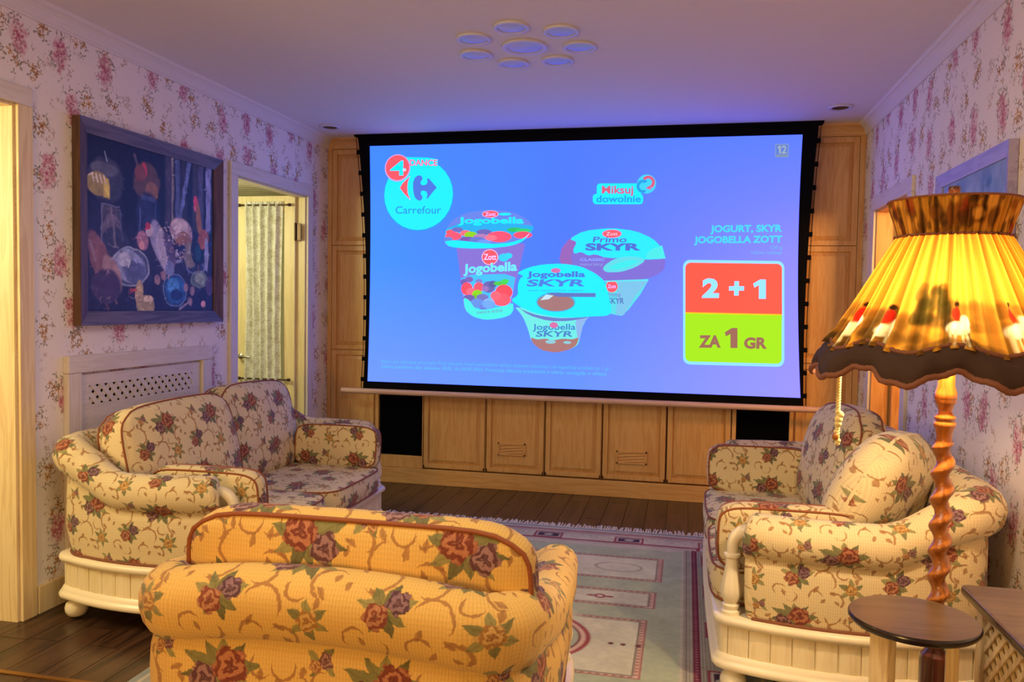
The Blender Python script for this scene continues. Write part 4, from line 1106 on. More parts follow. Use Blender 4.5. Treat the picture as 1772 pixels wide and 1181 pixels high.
for (x_, w_, col, sl) in ((.565, .05, '4a4250', 0), (.62, .012, 'c8b8a8', 0), (.65, .04, '5a648c', 0), (.70, .05, '35303c', 0), (.78, .03, '7080b0', .22), (.80, .05, '3c3840', 0), (.85, .05, '54506a', 0), (.925, .05, '9090b8', 0), (.975, .03, '202848', 0)):
    c.rect(x_, -.1, x_ + w_, .45, col, .9, .01, sl)
c.mottle(.5, 9, 3)
c.ell(.13, .24, .12, .13, '3a3c4c', soft=.4); c.ell(.12, .18, .09, .04, '5a5c68', soft=.5); c.line(.14, .13, .12, .08, .006, '8890a0')
c.ell(.08, .27, .075, .065, '9a8a44', soft=.25); c.rect(.11, .23, .15, .34, 'd0bc50', soft=.01)
for k in range(4): c.line(.04 + k * .025, .22, .05 + k * .025, .26, .006, 'd8c8b8')
c.rect(.03, .36, .24, .55, '20203c', soft=.05); c.rect(.10, .38, .22, .46, '4a4656', soft=.02); c.ell(.17, .53, .07, .10, '6a6070', soft=.4); c.ell(.19, .62, .10, .12, '34344c', soft=.5)
c.ell(.42, .20, .10, .12, '5c4438', .5, soft=.5); c.ell(.46, .25, .05, .06, '8a6040', .6, soft=.5); c.ell(.40, .13, .02, .045, 'c04048'); c.line(.36, .13, .33, .05, .01, '5a4a50')
c.ell(.37, .15, .04, .05, '7c4438', soft=.4); c.ell(.43, .40, .09, .14, '1c2444', soft=.5); c.ell(.41, .36, .05, .05, '38487a', soft=.6); c.ell(.44, .46, .05, .07, '324070', soft=.6)
# bowls
c.ell(.30, .73, .135, .115, '4c5474', .2, soft=.1); c.ell(.29, .725, .118, .098, '8a92b4', .2, soft=.2); c.ell(.33, .76, .09, .07, '565e86', .3, soft=.4); c.ell(.25, .69, .05, .04, 'b4b8cc', soft=.8)
c.ell(.645, .86, .098, .105, '141c44', soft=.1); c.ell(.645, .86, .085, .092, '285c98', soft=.2); c.ell(.63, .83, .05, .05, '4888c0', soft=.7); c.ell(.66, .89, .05, .04, '173468', soft=.7)
c.ell(.83, .70, .085, .045, '4a5478', soft=.2); c.ell(.83, .705, .068, .03, '28304e', soft=.3); c.ell(.86, .78, .075, .055, '5c6a60', soft=.3); c.ell(.87, .775, .05, .035, '8c9a80', soft=.5)
# bowl rims, churn and planks
c.ring(.30, .73, .135, .115, .05, 'a8b0c8', .7); c.ring(.645, .86, .098, .105, .06, '6a84b0', .8); c.ring(.83, .70, .085, .045, .08, '8c94b4', .7); c.ring(.86, .78, .075, .055, .07, '94a08c', .6)
c.rect(.355, .30, .50, .52, '222a48', .8, .01); c.rect(.375, .28, .48, .31, '4a5680', .8, .008); c.line(.37, .36, .37, .50, .006, '5a6894', .8); c.line(.485, .33, .49, .50, .005, '465480', .8)
c.rect(.10, .38, .225, .385, '8c90a8', .7, .004); c.line(.10, .38, .10, .60, .006, '70748c', .8); c.line(.225, .40, .24, .58, .006, '585c78', .8); c.line(.16, .40, .19, .60, .010, '8c8088', .6)
c.rect(0, .985, 1, 1, '0c0c1c', .8, .01); c.line(.0, .60, .14, .98, .012, '6c4c54', .7); c.line(.02, .62, .20, .95, .006, 'a07c7c', .6)
for k in range(7): c.line(.57 + k * .055, .02, .575 + k * .055, .42, .0025, '14142a', .9)
# hens
c.line(.56, .70, .555, .80, .004, 'c08868'); c.line(.585, .70, .59, .79, .004, 'c08868'); c.line(.70, .56, .695, .64, .004, 'b07858'); c.line(.86, .66, .855, .74, .004, 'a87050')
c.line(.61, .66, .68, .60, .016, 'c8c4d4', .9); c.line(.62, .68, .70, .66, .012, '9c98b4', .9); c.line(.91, .52, .97, .44, .012, '1c5060', .9); c.line(.91, .56, .985, .52, .012, '22386c', .9)
c.ell(.52, .57, .06, .16, '9a98b4', -.45, soft=.35); c.ell(.56, .62, .055, .15, 'b8b0c0', -.35, soft=.4); c.ell(.60, .60, .035, .12, '5a4c68', -.4, soft=.5); c.ell(.44, .49, .028, .04, 'c8b8c0', soft=.3); c.ell(.425, .465, .02, .022, 'c03a48')
c.ell(.60, .72, .04, .05, '8088b0', soft=.5); c.ell(.39, .56, .045, .06, 'a07080', soft=.5); c.ell(.38, .59, .02, .03, 'd09898', soft=.5)
c.ell(.70, .47, .10, .085, 'b09498', .2, soft=.35); c.ell(.69, .44, .07, .05, 'd8c4c0', soft=.5); c.ell(.72, .52, .07, .05, '9a6c50', soft=.5); c.ell(.78, .62, .06, .09, '8a8070', soft=.5); c.ell(.70, .60, .04, .04, '1c2450', soft=.4)
for k in range(60):
    a = rng.random(2); c.ell(.53 + a[0] * .24 , .42 + a[1] * .26, .010, .006, ('e0d4d0', '8c7c90', 'c8a890')[k % 3], al=.6)
c.ell(.855, .36, .022, .12, 'a06a3c', -.1, soft=.4); c.ell(.83, .25, .022, .035, 'd04858', soft=.3); c.ell(.825, .30, .012, .02, 'e06070'); c.ell(.86, .58, .075, .11, '14243c', .3, soft=.3); c.ell(.90, .50, .05, .07, 'a85c3c', .5, soft=.5); c.ell(.93, .60, .02, .12, '9aa0b8', soft=.4); c.ell(.85, .60, .03, .06, '1c4858', soft=.5)
c.ell(.10, .72, .06, .20, '7c5458', -.45, soft=.5); c.ell(.17, .78, .05, .12, 'a08080', -.5, soft=.5); c.ell(.13, .85, .10, .10, '40304c', soft=.5); c.line(.02, .60, .06, .70, .012, '8c7078')
c.ell(.405, .96, .07, .065, '9c8c64', soft=.3); c.ell(.36, .88, .028, .08, 'b09a70', .15, soft=.4); c.ell(.43, .92, .035, .02, 'e0c8a8', soft=.5); c.line(.30, .87, .34, .87, .008, 'c05040')
for (a, b) in ((.50, .80), (.55, .77), (.74, .84), (.78, .93), (.80, .86)): c.ell(a, b, .022, .03, 'b08c90', al=.7, soft=.6)
c.ell(.90, .95, .022, .024, 'e0a0a0', soft=.2); c.ell(.96, .82, .04, .07, '54405c', soft=.5); c.line(.68, .98, .76, .94, .008, '9c8c98')
for k in range(40):
    a = rng.random(4); x_, y_ = a[0], .45 + a[1] * .55
    c.line(x_, y_, x_ + (a[2] - .5) * .07, y_ + (a[3] - .5) * .05, .004, ('5a5c88', '20203c', '887888', '343a60', 'a09098')[k % 5], .45)

for k in range(900):
    a = rng.random(5); x_, y_ = a[0], a[1] if k % 3 else .4 + a[1] * .6
    px_ = c.a[int(y_ * (c.h - 1)), int(x_ * (c.w - 1))] * (.55 + a[2] * 1.3)
    srgb = [min(1, max(0, (q * 12.92 if q <= .0031308 else 1.055 * q ** (1 / 2.4) - .055))) for q in px_]
    an_ = a[3] * 3.1; l_ = .008 + a[4] * .022
    c.line(x_, y_, x_ + l_ * cos(an_), y_ + l_ * sin(an_), .0035 + a[2] * .003, srgb, .6)
c.mottle(.5, 8); c.a *= 1.35
c.mesh('canvas', lambda u, v: np.stack([np.full_like(u, XL + .020), y0 + fwid - .004 + u * (y1 - y0 - 2 * fwid + .008), z1 - fwid + .004 - v * (z1 - z0 - 2 * fwid + .008)], -1), M['paint'], t)

# blue floral painting (right wall)
t = thing('framed_painting', 'pale blue painting in a lilac grey frame on the right wall behind the lamp', 'painting', (XR, 3.66, 1.3))
y0b, y1b, z0b, z1b = 3.226, 4.103, 1.30, 2.005
frame(t, y0b, y1b, z0b, z1b, .055, XR - .035, XR - .022, M['frame_pale'], M['frame_pale'], -1)
c = Canvas(160, 130, '8aa0b8', 1.2); c.warp(.06, 12)
c.rect(0, .45, 1, 1, 'b4b8b4', soft=.4)
for k in range(70):
    a = rng.random(5); c.ell(a[0], a[1] * .8, .02 + a[2] * .05, .03 + a[3] * .12, ('6c90b4', '9cb0c0', '7898a8', 'a8b4c8', '5c7c98')[k % 5], al=.5, soft=.8)
for (x_, y_) in ((.25, .12), (.30, .25), (.18, .22), (.72, .15), (.55, .5), (.2, .6), (.8, .7)):
    for k in range(8):
        a = rng.random(2); c.ell(x_ + (a[0] - .5) * .12, y_ + (a[1] - .5) * .16, .018, .03, ('3c6c8c', '4f7c70', '5a88a8')[k % 3], a[0] * 3, al=.6, soft=.6)
for (x_, y_) in ((.27, .43), (.16, .86), (.17, .80), (.6, .8)): c.ell(x_, y_, .04, .06, '3a6cb0', al=.8, soft=.5)
c.rect(.0, .5, .12, 1, 'c8c4d8', .6, .03); c.mottle(.4, 8)
c.mesh('canvas', lambda u, v: np.stack([np.full_like(u, XR - .016), y1b - .05 - (1 - u) * 0 - u * 0 + (-(u) * (y1b - y0b - .10)), z1b - .05 - v * (z1b - z0b - .10)], -1), M['paint'], t)

# ------------------------------------------------------------------ rug
rx0, rx1, ry0, ry1 = -1.925, .345, 1.60, 4.92
t = thing('rug', 'sage green and cream oriental rug with dark pink bands under the seating', 'rug', (-.79, 3.26, 0))
W_, H_ = rx1 - rx0, ry1 - ry0
c = Canvas(400, 580, 'a6a792', W_ / H_)
def RX(x): return (x - rx0) / W_
def RY(y): return (ry1 - y) / H_
def rrect(x0, y0, x1, y1, col, al=1): c.rect(RX(x0), RY(y1), RX(x1), RY(y0), col, al, .002)
mx_ = -.79
def band(d0, d1, col, al=1):  # frame band between insets d0..d1 from the rug edge
    for (a0, b0, a1, b1) in ((rx0 + d0, ry1 - d1, rx1 - d0, ry1 - d0), (rx0 + d0, ry0 + d0, rx1 - d0, ry0 + d1), (rx0 + d0, ry0 + d0, rx0 + d1, ry1 - d0), (rx1 - d1, ry0 + d0, rx1 - d0, ry1 - d0)):
        rrect(a0, b0, a1, b1, col, al)
band(0, .34, 'b9ab9e'); band(.0, .03, '8d8f92'); band(.06, .075, '8a3c4c'); band(.085, .10, '9a5860')
band(.12, .125, '7c4c54')
band(.24, .262, '8c3a4a'); band(.275, .28, '7a5a5c')
# side bands only: dark pink stripe and fine lines
for sgn in (1, -1):
    def X(v): return mx_ + sgn * (v + .79)
    def vs(a, b, col, al=1): rrect(min(X(a), X(b)), ry0 + .27, max(X(a), X(b)), ry1 - .30, col, al)
    vs(.015, .15, 'a89c90'); vs(.056, .086, '6e2a3c')
    for k in range(120):
        yy = ry0 + .3 + k * .0245
        rrect(min(X(.066), X(.076)), yy, max(X(.066), X(.076)), yy + .012, 'b07880', .7)
    for v in (.022, .031, .040, .094, .103, .113, .123, .135): vs(v, v + .0035, '6c5850')
    vs(.24, .30, '96908c')
def medal(x, y, w_, h_):
    rrect(x - w_ / 2, y - h_ / 2, x + w_ / 2, y + h_ / 2, '8c3848'); rrect(x - w_ / 2 + .012, y - h_ / 2 + .012, x + w_ / 2 - .012, y + h_ / 2 - .012, 'b8a49c'); rrect(x - w_ / 2 + .022, y - h_ / 2 + .022, x + w_ / 2 - .022, y + h_ / 2 - .022, '4c3848')
    c.ell(RX(x), RY(y), .012, .006, 'b0a4a0')
for k in (-1.74, -1.26, -.78, -.30, .18):
    medal(k, ry1 - .185, .17, .11); medal(k, ry0 + .185, .17, .11)
for k in range(6):
    for xx in (rx1 - .18, rx0 + .18): medal(xx, ry0 + .45 + k * .48, .11, .17)
for k in range(60):
    c.ell(RX(rx0 + .1 + k * .037), RY(ry1 - .17 + .02 * (k % 2)), .003, .0015, '6c5060', al=.6)
# inner field panels
def field(y0, y1, xe):
    X0, X1 = mx_ - xe, mx_ + xe
    rrect(X0 - .035, y0 - .028, X1 + .035, y1 + .028, '9c5c58'); rrect(X0 - .026, y0 - .020, X1 + .026, y1 + .020, 'c8a898'); rrect(X0 - .009, y0 - .009, X1 + .009, y1 + .009, '7c6a60'); rrect(X0, y0, X1, y1, 'c6bba8')
    k = X0
    while k < X1:
        rrect(k, y0 - .020, k + .014, y0 - .012, '8a4444', .8); rrect(k, y1 + .012, k + .014, y1 + .020, '8a4444', .8); k += .03
    k = y0
    while k < y1:
        for xx in (X0 - .022, X1 + .012): rrect(xx, k, xx + .010, k + .014, '9a4850', .8)
        k += .028
field(4.07, 4.39, .665); field(3.70, 3.86, .645); field(2.98, 3.50, .62); field(2.62, 2.80, .645); field(2.10, 2.42, .665)
def RING(x, y, r, t_, col): c.ring(RX(x), RY(y), r / W_, r / H_, t_, col)
c.ell(RX(mx_), RY(3.26), .43 / W_, .43 / H_, 'c6bba8'); 
c.ell(RX(mx_), RY(3.26), .435 / W_, .31 / H_, '9c4c50', soft=.02); c.ell(RX(mx_), RY(3.26), .415 / W_, .29 / H_, 'd0a898', soft=.02); c.ell(RX(mx_), RY(3.26), .395 / W_, .272 / H_, '7c4044', soft=.02); c.ell(RX(mx_), RY(3.26), .385 / W_, .262 / H_, 'a9aa96', soft=.02)
c.ring(RX(mx_), RY(4.23), .16 / W_, .07 / H_, .07, 'a08870'); c.ring(RX(-.32), RY(4.23), .12 / W_, .07 / H_, .08, 'a89484')
for yy in (3.78, 2.71):
    for xx in (-.37, -1.21, mx_):
        c.ell(RX(xx), RY(yy), .028 / W_, .028 / H_, '94464c', soft=.2); c.ell(RX(xx), RY(yy), .015 / W_, .015 / H_, 'c8b0a4', soft=.2); c.ell(RX(xx - .045), RY(yy), .02 / W_, .01 / H_, '94464c', soft=.3); c.ell(RX(xx + .045), RY(yy), .02 / W_, .01 / H_, '94464c', soft=.3)
for xx in (-.27, -.22, -.16): c.ell(RX(xx), RY(3.25), .012 / W_, .012 / H_, '6c3c40', soft=.3)
c.mottle(.22, 12); c.mottle(.14, 3); c.mottle(.10, 30); c.a *= np.array([1.10, 1.18, 1.02])
def rugP(u, v):
    x_ = rx0 + u * W_; y_ = ry1 - v * H_
    return np.stack([x_, y_, np.full_like(u, .0085)], -1)
rg = c.mesh('pile', rugP, M['rug'], t)
MB().box(rx0, rx1, ry0, ry1, .0005, .0080).build('rug_backing', M['fringe'], t, True)
m = MB()
for yy, sg in ((ry1, 1), (ry0, -1)):
    k = rx0 + .01
    while k < rx1 - .01:
        a = .055 + random.random() * .05; dx = (random.random() - .5) * .03
        m.tube([(k, yy, .006), (k + dx * .5, yy + sg * a * .5, .0055), (k + dx, yy + sg * a, .0045)], [.0045, .004, .0045], 5)
        k += .0085
m.build('fringe', M['fringe'], t, True, kind='stuff')
# ------------------------------------------------------------------ upholstered seats
def sstep(a, b, x):
    t_ = min(1, max(0, (x - a) / (b - a))); return t_ * t_ * (3 - 2 * t_)
def resample(pts, n, closed=False):
    P = pts + ([pts[0]] if closed else [])
    L = [0]
    for i in range(1, len(P)): L.append(L[-1] + math.hypot(P[i][0] - P[i - 1][0], P[i][1] - P[i - 1][1]))
    out = []; k = 0
    for i in range(n):
        s_ = L[-1] * i / (n if closed else n - 1)
        while k < len(L) - 2 and L[k + 1] < s_: k += 1
        f_ = (s_ - L[k]) / max(1e-9, L[k + 1] - L[k])
        out.append((P[k][0] + (P[k + 1][0] - P[k][0]) * f_, P[k][1] + (P[k + 1][1] - P[k][1]) * f_))
    return out, L[-1]
def chaikin(P, it, closed=True):
    for _ in range(it):
        o = []
        n_ = len(P)
        for i in range(n_ if closed else n_ - 1):
            p, q = P[i], P[(i + 1) % n_]
            o += [(p[0] * .75 + q[0] * .25, p[1] * .75 + q[1] * .25), (p[0] * .25 + q[0] * .75, p[1] * .25 + q[1] * .75)]
        P = ([P[0]] + o + [P[-1]]) if not closed else o
    return P
def normals(P, closed=True, sg=1):
    n_ = len(P); out = []
    for i in range(n_):
        a = P[(i - 1) % n_] if (closed or i > 0) else P[i]; b = P[(i + 1) % n_] if (closed or i < n_ - 1) else P[i]
        dx, dy = b[0] - a[0], b[1] - a[1]; l = math.hypot(dx, dy); out.append((sg * dy / l, -sg * dx / l))
    return out

def u_path(L, D, bow, rb, yend, bow_front=None):
    """open path: front of the +x arm, back along the side, round the back, to the front of the -x arm. clockwise from above => outward normals"""
    a = L / 2
    side = [(a - bow * (y / (D / 2)) ** 2, y) for y in np.linspace(yend, -D / 2 + rb, 14)]
    cx, cy = side[-1][0] - rb, -D / 2 + rb
    corner = [(cx + rb * cos(t_), cy + rb * sin(t_)) for t_ in np.linspace(-.15, -pi / 2, 9)]
    right = side + corner
    left = [(-x_, y_) for x_, y_ in right[::-1]]
    return right + left

def soft_lump(p, amp, f_=7, seed=0):
    return amp * mnoise.noise(Vector((p[0] * f_ + seed, p[1] * f_, p[2] * f_)))

def cushion(t, name, M4, w_, h_, th, edge, puff, mat, seed=0, round_=.35, lump=.006, uvo=(0, 0), pip=True, pr_=.0042, label=None, sag=0, ck=.07, pips=None):
    """boxed cushion: face in xz plane (w_ x h_), thickness along y, transformed by M4 into the parent's frame"""
    N = 24
    def sq(u, v):
        k_ = ck * (1 + round_)
        return (u * sqrt(1 - round_ * .7 * v * v / 2) * (1 - k_ * v ** 8 * u * u) * w_ / 2, v * sqrt(1 - round_ * .7 * u * u / 2) * (1 - k_ * 1.3 * u ** 8 * v * v) * h_ / 2)
    m = MB()
    g = [(-cos(pi * i / N) * .35 + (2 * i / N - 1) * .65) for i in range(N + 1)]
    for sg in (-1, 1):
        P = []; UV = []
        for i in range(N + 1):
            r = []; ru = []
            for j in range(N + 1):
                u, v = g[j], g[i]; x_, z_ = sq(u, v)
                q = ((1 - abs(u) ** 2.6) * (1 - abs(v) ** 2.6)) ** .55
                y_ = sg * (edge / 2 + puff * q)
                k = soft_lump((x_, sg * .7, z_), lump * q ** .3, 8, seed)
                r.append((x_ + k * .6, y_ + k * sg, z_ - sag * q * .0)); ru.append((x_ * 1.02 + .31 * (sg > 0), z_))
            P.append(r); UV.append(ru)
        m.quadgrid(P, UV, flip=(sg > 0))
    per = [(g[j], -1) for j in range(N)] + [(1, g[i]) for i in range(N)] + [(g[j], 1) for j in range(N, 0, -1)] + [(-1, g[i]) for i in range(N, 0, -1)]
    pp = [sq(*q) for q in per]
    nr = normals(pp)
    # boxing strip
    P = []; UV = []; K = 4; S_ = 0
    for i in range(len(pp) + 0):
        r = []; ru = []
        for k in range(K + 1):
            yy = (-.5 + k / K) * edge; b = .012 * (1 - (2 * k / K - 1) ** 2) * min(1, edge / .05)
            r.append((pp[i][0] + nr[i][0] * b, yy, pp[i][1] + nr[i][1] * b)); ru.append((S_, yy + .17))
        P.append(r); UV.append(ru)
        q = pp[(i + 1) % len(pp)]; S_ += math.hypot(q[0] - pp[i][0], q[1] - pp[i][1])
    UV.append([(S_, (-.5 + k / K) * edge + .17) for k in range(K + 1)])
    m.quadgrid(P, UV, closeu=True)
    m.transform(M4)
    b = m.build(name, mat, t, smooth=True, uvo=uvo, label=label)
    if pip and edge > .02:
        c = MB()
        for yy in (pips or ((-edge / 2, edge / 2) if edge > .015 else (0,))):
            c.tube([(pp[i][0] + nr[i][0] * .003, yy, pp[i][1] + nr[i][1] * .003) for i in range(0, len(pp), 2)], pr_, 8, closed=True)
        c.transform(M4)
        c.build('piping', M['cord'], b, smooth=True)
    return b

def T(x, y, z): return Matrix.Translation((x, y, z))
def Rz(a): return Matrix.Rotation(a, 4, 'Z')
def Rx(a): return Matrix.Rotation(a, 4, 'X')
def Ry(a): return Matrix.Rotation(a, 4, 'Y')

def seat_body(t, L, D, bow, rb, ha, hb, ov, r, yend, wall, mat, posts=True, face=.02, aa=-66, low=1.2, crown_=.0, uvs=1.0, planks=True, rise=(.38, .06), seed=0, z0=.278):
    # plinth outline, closed, clockwise
    a = L / 2
    side = [(a - bow * (y / (D / 2)) ** 2, y) for y in np.linspace(D / 2 - .02, -D / 2 + .07, 16)]
    cr = [(side[-1][0] - .07 + .07 * cos(q), -D / 2 + .07 + .07 * sin(q)) for q in np.linspace(-.2, -pi / 2, 6)]
    right = side + cr
    fr = [(-a + bow + .015 + (2 * (a - bow) - .03) * k / 14, D / 2 + .012 * (1 - (k / 7 - 1) ** 2)) for k in range(15)]
    out = right + [(-x_, y_) for x_, y_ in right[::-1]] + fr
    out, per = resample(out, 180, True)
    nr = normals(out, True, -1)
    def ring(o_, z_): return [(p[0] + n_[0] * o_, p[1] + n_[1] * o_, z_) for p, n_ in zip(out, nr)]
    def rail(profile, name):
        m = MB(); P = [ring(o_, z_) for o_, z_ in profile]
        m.quadgrid(P, closev=True, closeu=True)
        return m.build(name, M['ivory'], pl, smooth=True, flat_angle=45)
    m = MB(); m.quadgrid([ring(-.016, .095), ring(-.016, .272)], closev=True); m.face(ring(-.016, .272)[::-1]); m.face(ring(-.016, .095))
    pl = m.build('plinth', M['ivory'], t)
    rail([(-.03, .088), (.012, .088), (.017, .094), (.018, .104), (.014, .112), (.008, .116), (.006, .122), (.002, .130), (-.004, .138), (-.03, .138)], 'bottom_moulding')
    rail([(-.03, .240), (-.004, .240), (.006, .246), (.014, .252), (.017, .262), (.014, .272), (.006, .277), (-.06, .277)], 'top_moulding')
    if planks:
        step = .0735; n_ = int(per / step); step = per / n_
        fine, _ = resample(out, 1800, True); fn = normals(fine, True, -1)
        for k in range(n_):
            i0 = int((k * step + .0018) / per * 1800); i1 = int(((k + 1) * step - .0018) / per * 1800)
            if fine[i0][1] < -D / 2 + .02 and fine[min(i1, 1799)][1] < -D / 2 + .02: continue
            idx = [min(1799, i0 + (i1 - i0) * q // 3) for q in range(4)]
            m = MB(); P = []
            for j_ in idx:
                p, q = fine[j_], fn[j_]
                e = .003 if j_ in (idx[0], idx[-1]) else .0
                P.append([(p[0] + q[0] * o_, p[1] + q[1] * o_, z_) for o_, z_ in ((-.016, .137), (-.006 - e, .137), (-.006 - e, .242), (-.016, .242))])
            m.quadgrid(P); m.face([P[0][q] for q in (0, 1, 2, 3)][::-1]); m.face(P[-1])
            m.build('plank', M['ivory_plank'], pl)
    # bun feet
    fx = a - bow - .022
    for (x_, y_) in ((fx, D / 2 - .06), (-fx, D / 2 - .06), (fx, -D / 2 + .065), (-fx, -D / 2 + .065)):
        MB().lathe([(.022, 0), (.036, .006), (.045, .022), (.047, .038), (.042, .056), (.031, .066), (.029, .072), (.033, .078), (.033, .090)], (x_, y_), 20).build('bun_foot', M['ivory'], t, smooth=True)
    # upholstered shell
    path = u_path(L - .03, D - .02, bow, rb, yend)
    NP = 150
    path, plen = resample(path, NP); pn = normals(path, False, -1)
    P = []; UV = []
    for i in range(NP):
        (x_, y_), (nx_, ny_) = path[i], pn[i]
        k = 1 - sstep(-D / 2 + rise[1], -D / 2 + rise[0], y_)
        h_ = ha + (hb - ha) * k + crown_ * k * (1 - (x_ / (L / 2)) ** 2)
        rr = r * (1 + .12 * k); oo = ov * (1 + .15 * k)
        co, cz = oo - rr, h_ - rr
        sec = [(-.002, z0), (face * .5, z0 + .05), (face, z0 + .12), (face, (z0 + cz) / 2 + .03)]
        a0 = radians(aa)
        sec.append((min(face, co + rr * cos(a0)), cz + low * rr * sin(a0) - .03))
        sec.append((co + rr * cos(a0) - .008, cz + low * rr * sin(a0) - .004))
        for q in range(13):
            an = a0 + (radians(185) - a0) * q / 12
            sec.append((co + rr * cos(an) - (wall - 2 * rr if an > pi / 2 else 0) * sstep(pi / 2, pi, an), cz + rr * sin(an) * (low if an < 0 else (1 if q < 9 else .9))))
        wi = co - (wall - rr)
        sec += [(wi - .004, cz - .10), (wi - .012, max(.42, cz - .22)), (wi - .015, .30)]
        row = []; ru = []; vv = 0
        # convex squeeze: inner corner never crosses
        gat = 0
        if rb > .1 and k > .02 and abs(x_) > L / 2 - rb - .03 and y_ < -D / 2 + rb + .06:
            gat = .0035
        for j, (o_, z_) in enumerate(sec):
            if j: vv += math.hypot(o_ - sec[j - 1][0], z_ - sec[j - 1][1])
            o2 = o_
            if o_ < 0: o2 = max(o_, -.9 * rb) if (k > .0 and abs(ny_) > .12 and abs(nx_) > .12) else o_
            lm = soft_lump((i * plen / NP, o_ * 1.5, z_), .006, 6, seed) if z_ > z0 + .03 else 0
            g = gat * sin(i * 2.4) * (1 if j > 4 else .3)
            o2 += lm + g
            row.append((x_ + nx_ * o2, y_ + ny_ * o2, z_ + lm * .5)); ru.append((i * plen / (NP - 1), vv))
        P.append(row); UV.append(ru)
    m = MB(); m.quadgrid(P, UV, flip=False)
    # rounded front ends of the arms
    for end in (0, -1):
        sec = P[end]; cen = Vector((sum(p[0] for p in sec) / len(sec), sec[0][1], 0))
        ux = -pn[end][0]
        rings = [sec]
        for (sc_, dy_) in ((.93, .012), (.75, .020), (.4, .024)):
            cx_ = sum(p[0] for p in sec) / len(sec)
            rings.append([(cx_ + (p[0] - cx_) * sc_, p[1] + dy_, (p[2] - .45) * (1 - (1 - sc_) * .35) + .45) for p in sec])
        UVr = [[(p[0] + .13, p[2]) for p in rg_] for rg_ in rings]
        m.quadgrid(rings, UVr, flip=(end == 0))
        m.face(rings[-1] if end == 0 else rings[-1][::-1], [(p[0] + .13, p[2]) for p in (rings[-1] if end == 0 else rings[-1][::-1])])
    shell = m.build('arms_and_back', mat, t, smooth=True, uvo=(seed * .37, seed * .21))
    # gimp braid at the foot of the cloth
    MB().tube([(p[0] + q[0] * .004, p[1] + q[1] * .004, z0 + .004) for p, q in zip(path, pn)], .006, 8).build('gimp_braid', M['braid'], shell, smooth=True)
    # swan neck posts
    if posts:
        for s_ in (-1, 1):
            px, py = s_ * (a - bow - .022), D / 2 - .045
            pf = [(.034, .276), (.034, .290), (.026, .296), (.030, .304), (.031, .312), (.023, .318), (.028, .326), (.035, .345), (.037, .362), (.034, .385), (.027, .42), (.0225, .455), (.0225, .482), (.029, .486), (.029, .496), (.022, .50)]
            def fl(r_, z_, an): return r_ * (1 + (.05 * cos(8 * an) if .33 < z_ < .44 else 0))
            ps = MB().lathe(pf, (px, py), 32, fl).build('baluster_post', M['ivory'], t, smooth=True, flat_angle=50)
            an_ = [(px, py, .495), (px, py, .53), (px, py - .008, .556), (px, py - .028, .575), (px, py - .055, .584), (px, py - .085, .582), (px, py - .12, .578)]
            an2 = []
            for i in range(len(an_) - 1):
                for q in range(3): an2.append(tuple(an_[i][c_] + (an_[i + 1][c_] - an_[i][c_]) * q / 3 for c_ in range(3)))
            an2.append(an_[-1])
            for _ in range(2): an2 = [an2[0]] + [tuple((an2[i - 1][c_] + 2 * an2[i][c_] + an2[i + 1][c_]) / 4 for c_ in range(3)) for i in range(1, len(an2) - 1)] + [an2[-1]]
            MB().tube(an2, [.0205 + .003 * sstep(0, 10, i) for i in range(len(an2))], 16).build('swan_neck', M['ivory'], ps, smooth=True)
    return shell

def side_sofa(label, loc, rz, seed, backs, lab_p, D=.86):
    loc = (loc[0], loc[1], .0088)
    L = 1.76
    t = thing('sofa', label, 'sofa', loc, rz, 'rose tapestry sofas')
    seat_body(t, L, D, .085, .16, .655, .785, .062, .070, D / 2 - .115, .15, M['fabric'], seed=seed)
    # seat cushions
    w_ = (L - .34) / 2
    for s_, uo in ((-1, .1), (1, .53)):
        mm = T(s_ * w_ / 2, .105, .347) @ Rx(pi / 2)
        cushion(t, 'seat_cushion', mm, w_ - .004, .72, .16, .115, .024, M['fabric'], seed + s_, .12, .006, (uo, .2 * s_))
    for bk in backs:
        (x_, y_, z_, yawz, lean, roll_, w2, h2, edge, puff, rd) = bk
        mm = T(x_, y_, z_) @ Rz(yawz) @ Rx(lean) @ Ry(roll_)
        cushion(t, 'back_cushion', mm, w2, h2, .2, edge, puff, M['fabric'], seed * 3 + x_ * 5, rd, .012, (x_ * 1.7 + .1, seed * .3))
    # arm pillows: loose, each its own thing
    for s_, lb in lab_p:
        o = cushion_thing('bolster_pillow', lb, loc, rz, (s_ * (L / 2 - .228), .195, .535), s_ * 1.0, seed + s_ * 2)
    return t

def cushion_thing(name, label, loc, rz, p, s_, seed):
    Mw = Matrix.Translation(loc) @ Rz(rz)
    pos = Mw @ Vector(p)
    t = thing(name, label, 'pillow', (pos.x, pos.y, pos.z - .13), rz, 'small boxed pillows against the sofa arms')
    mm = T(0, 0, .125) @ Ry(s_ * .10) @ Rz(pi / 2)
    cushion(t, 'pillow_body', mm, .50, .235, .12, .075, .018, M['fabric'], seed, .18, .007, (seed * .41 + .05, .27))
    return t

# left sofa faces +x (rz = -90 deg), right sofa faces -x (rz = +90 deg)
Dh = .43
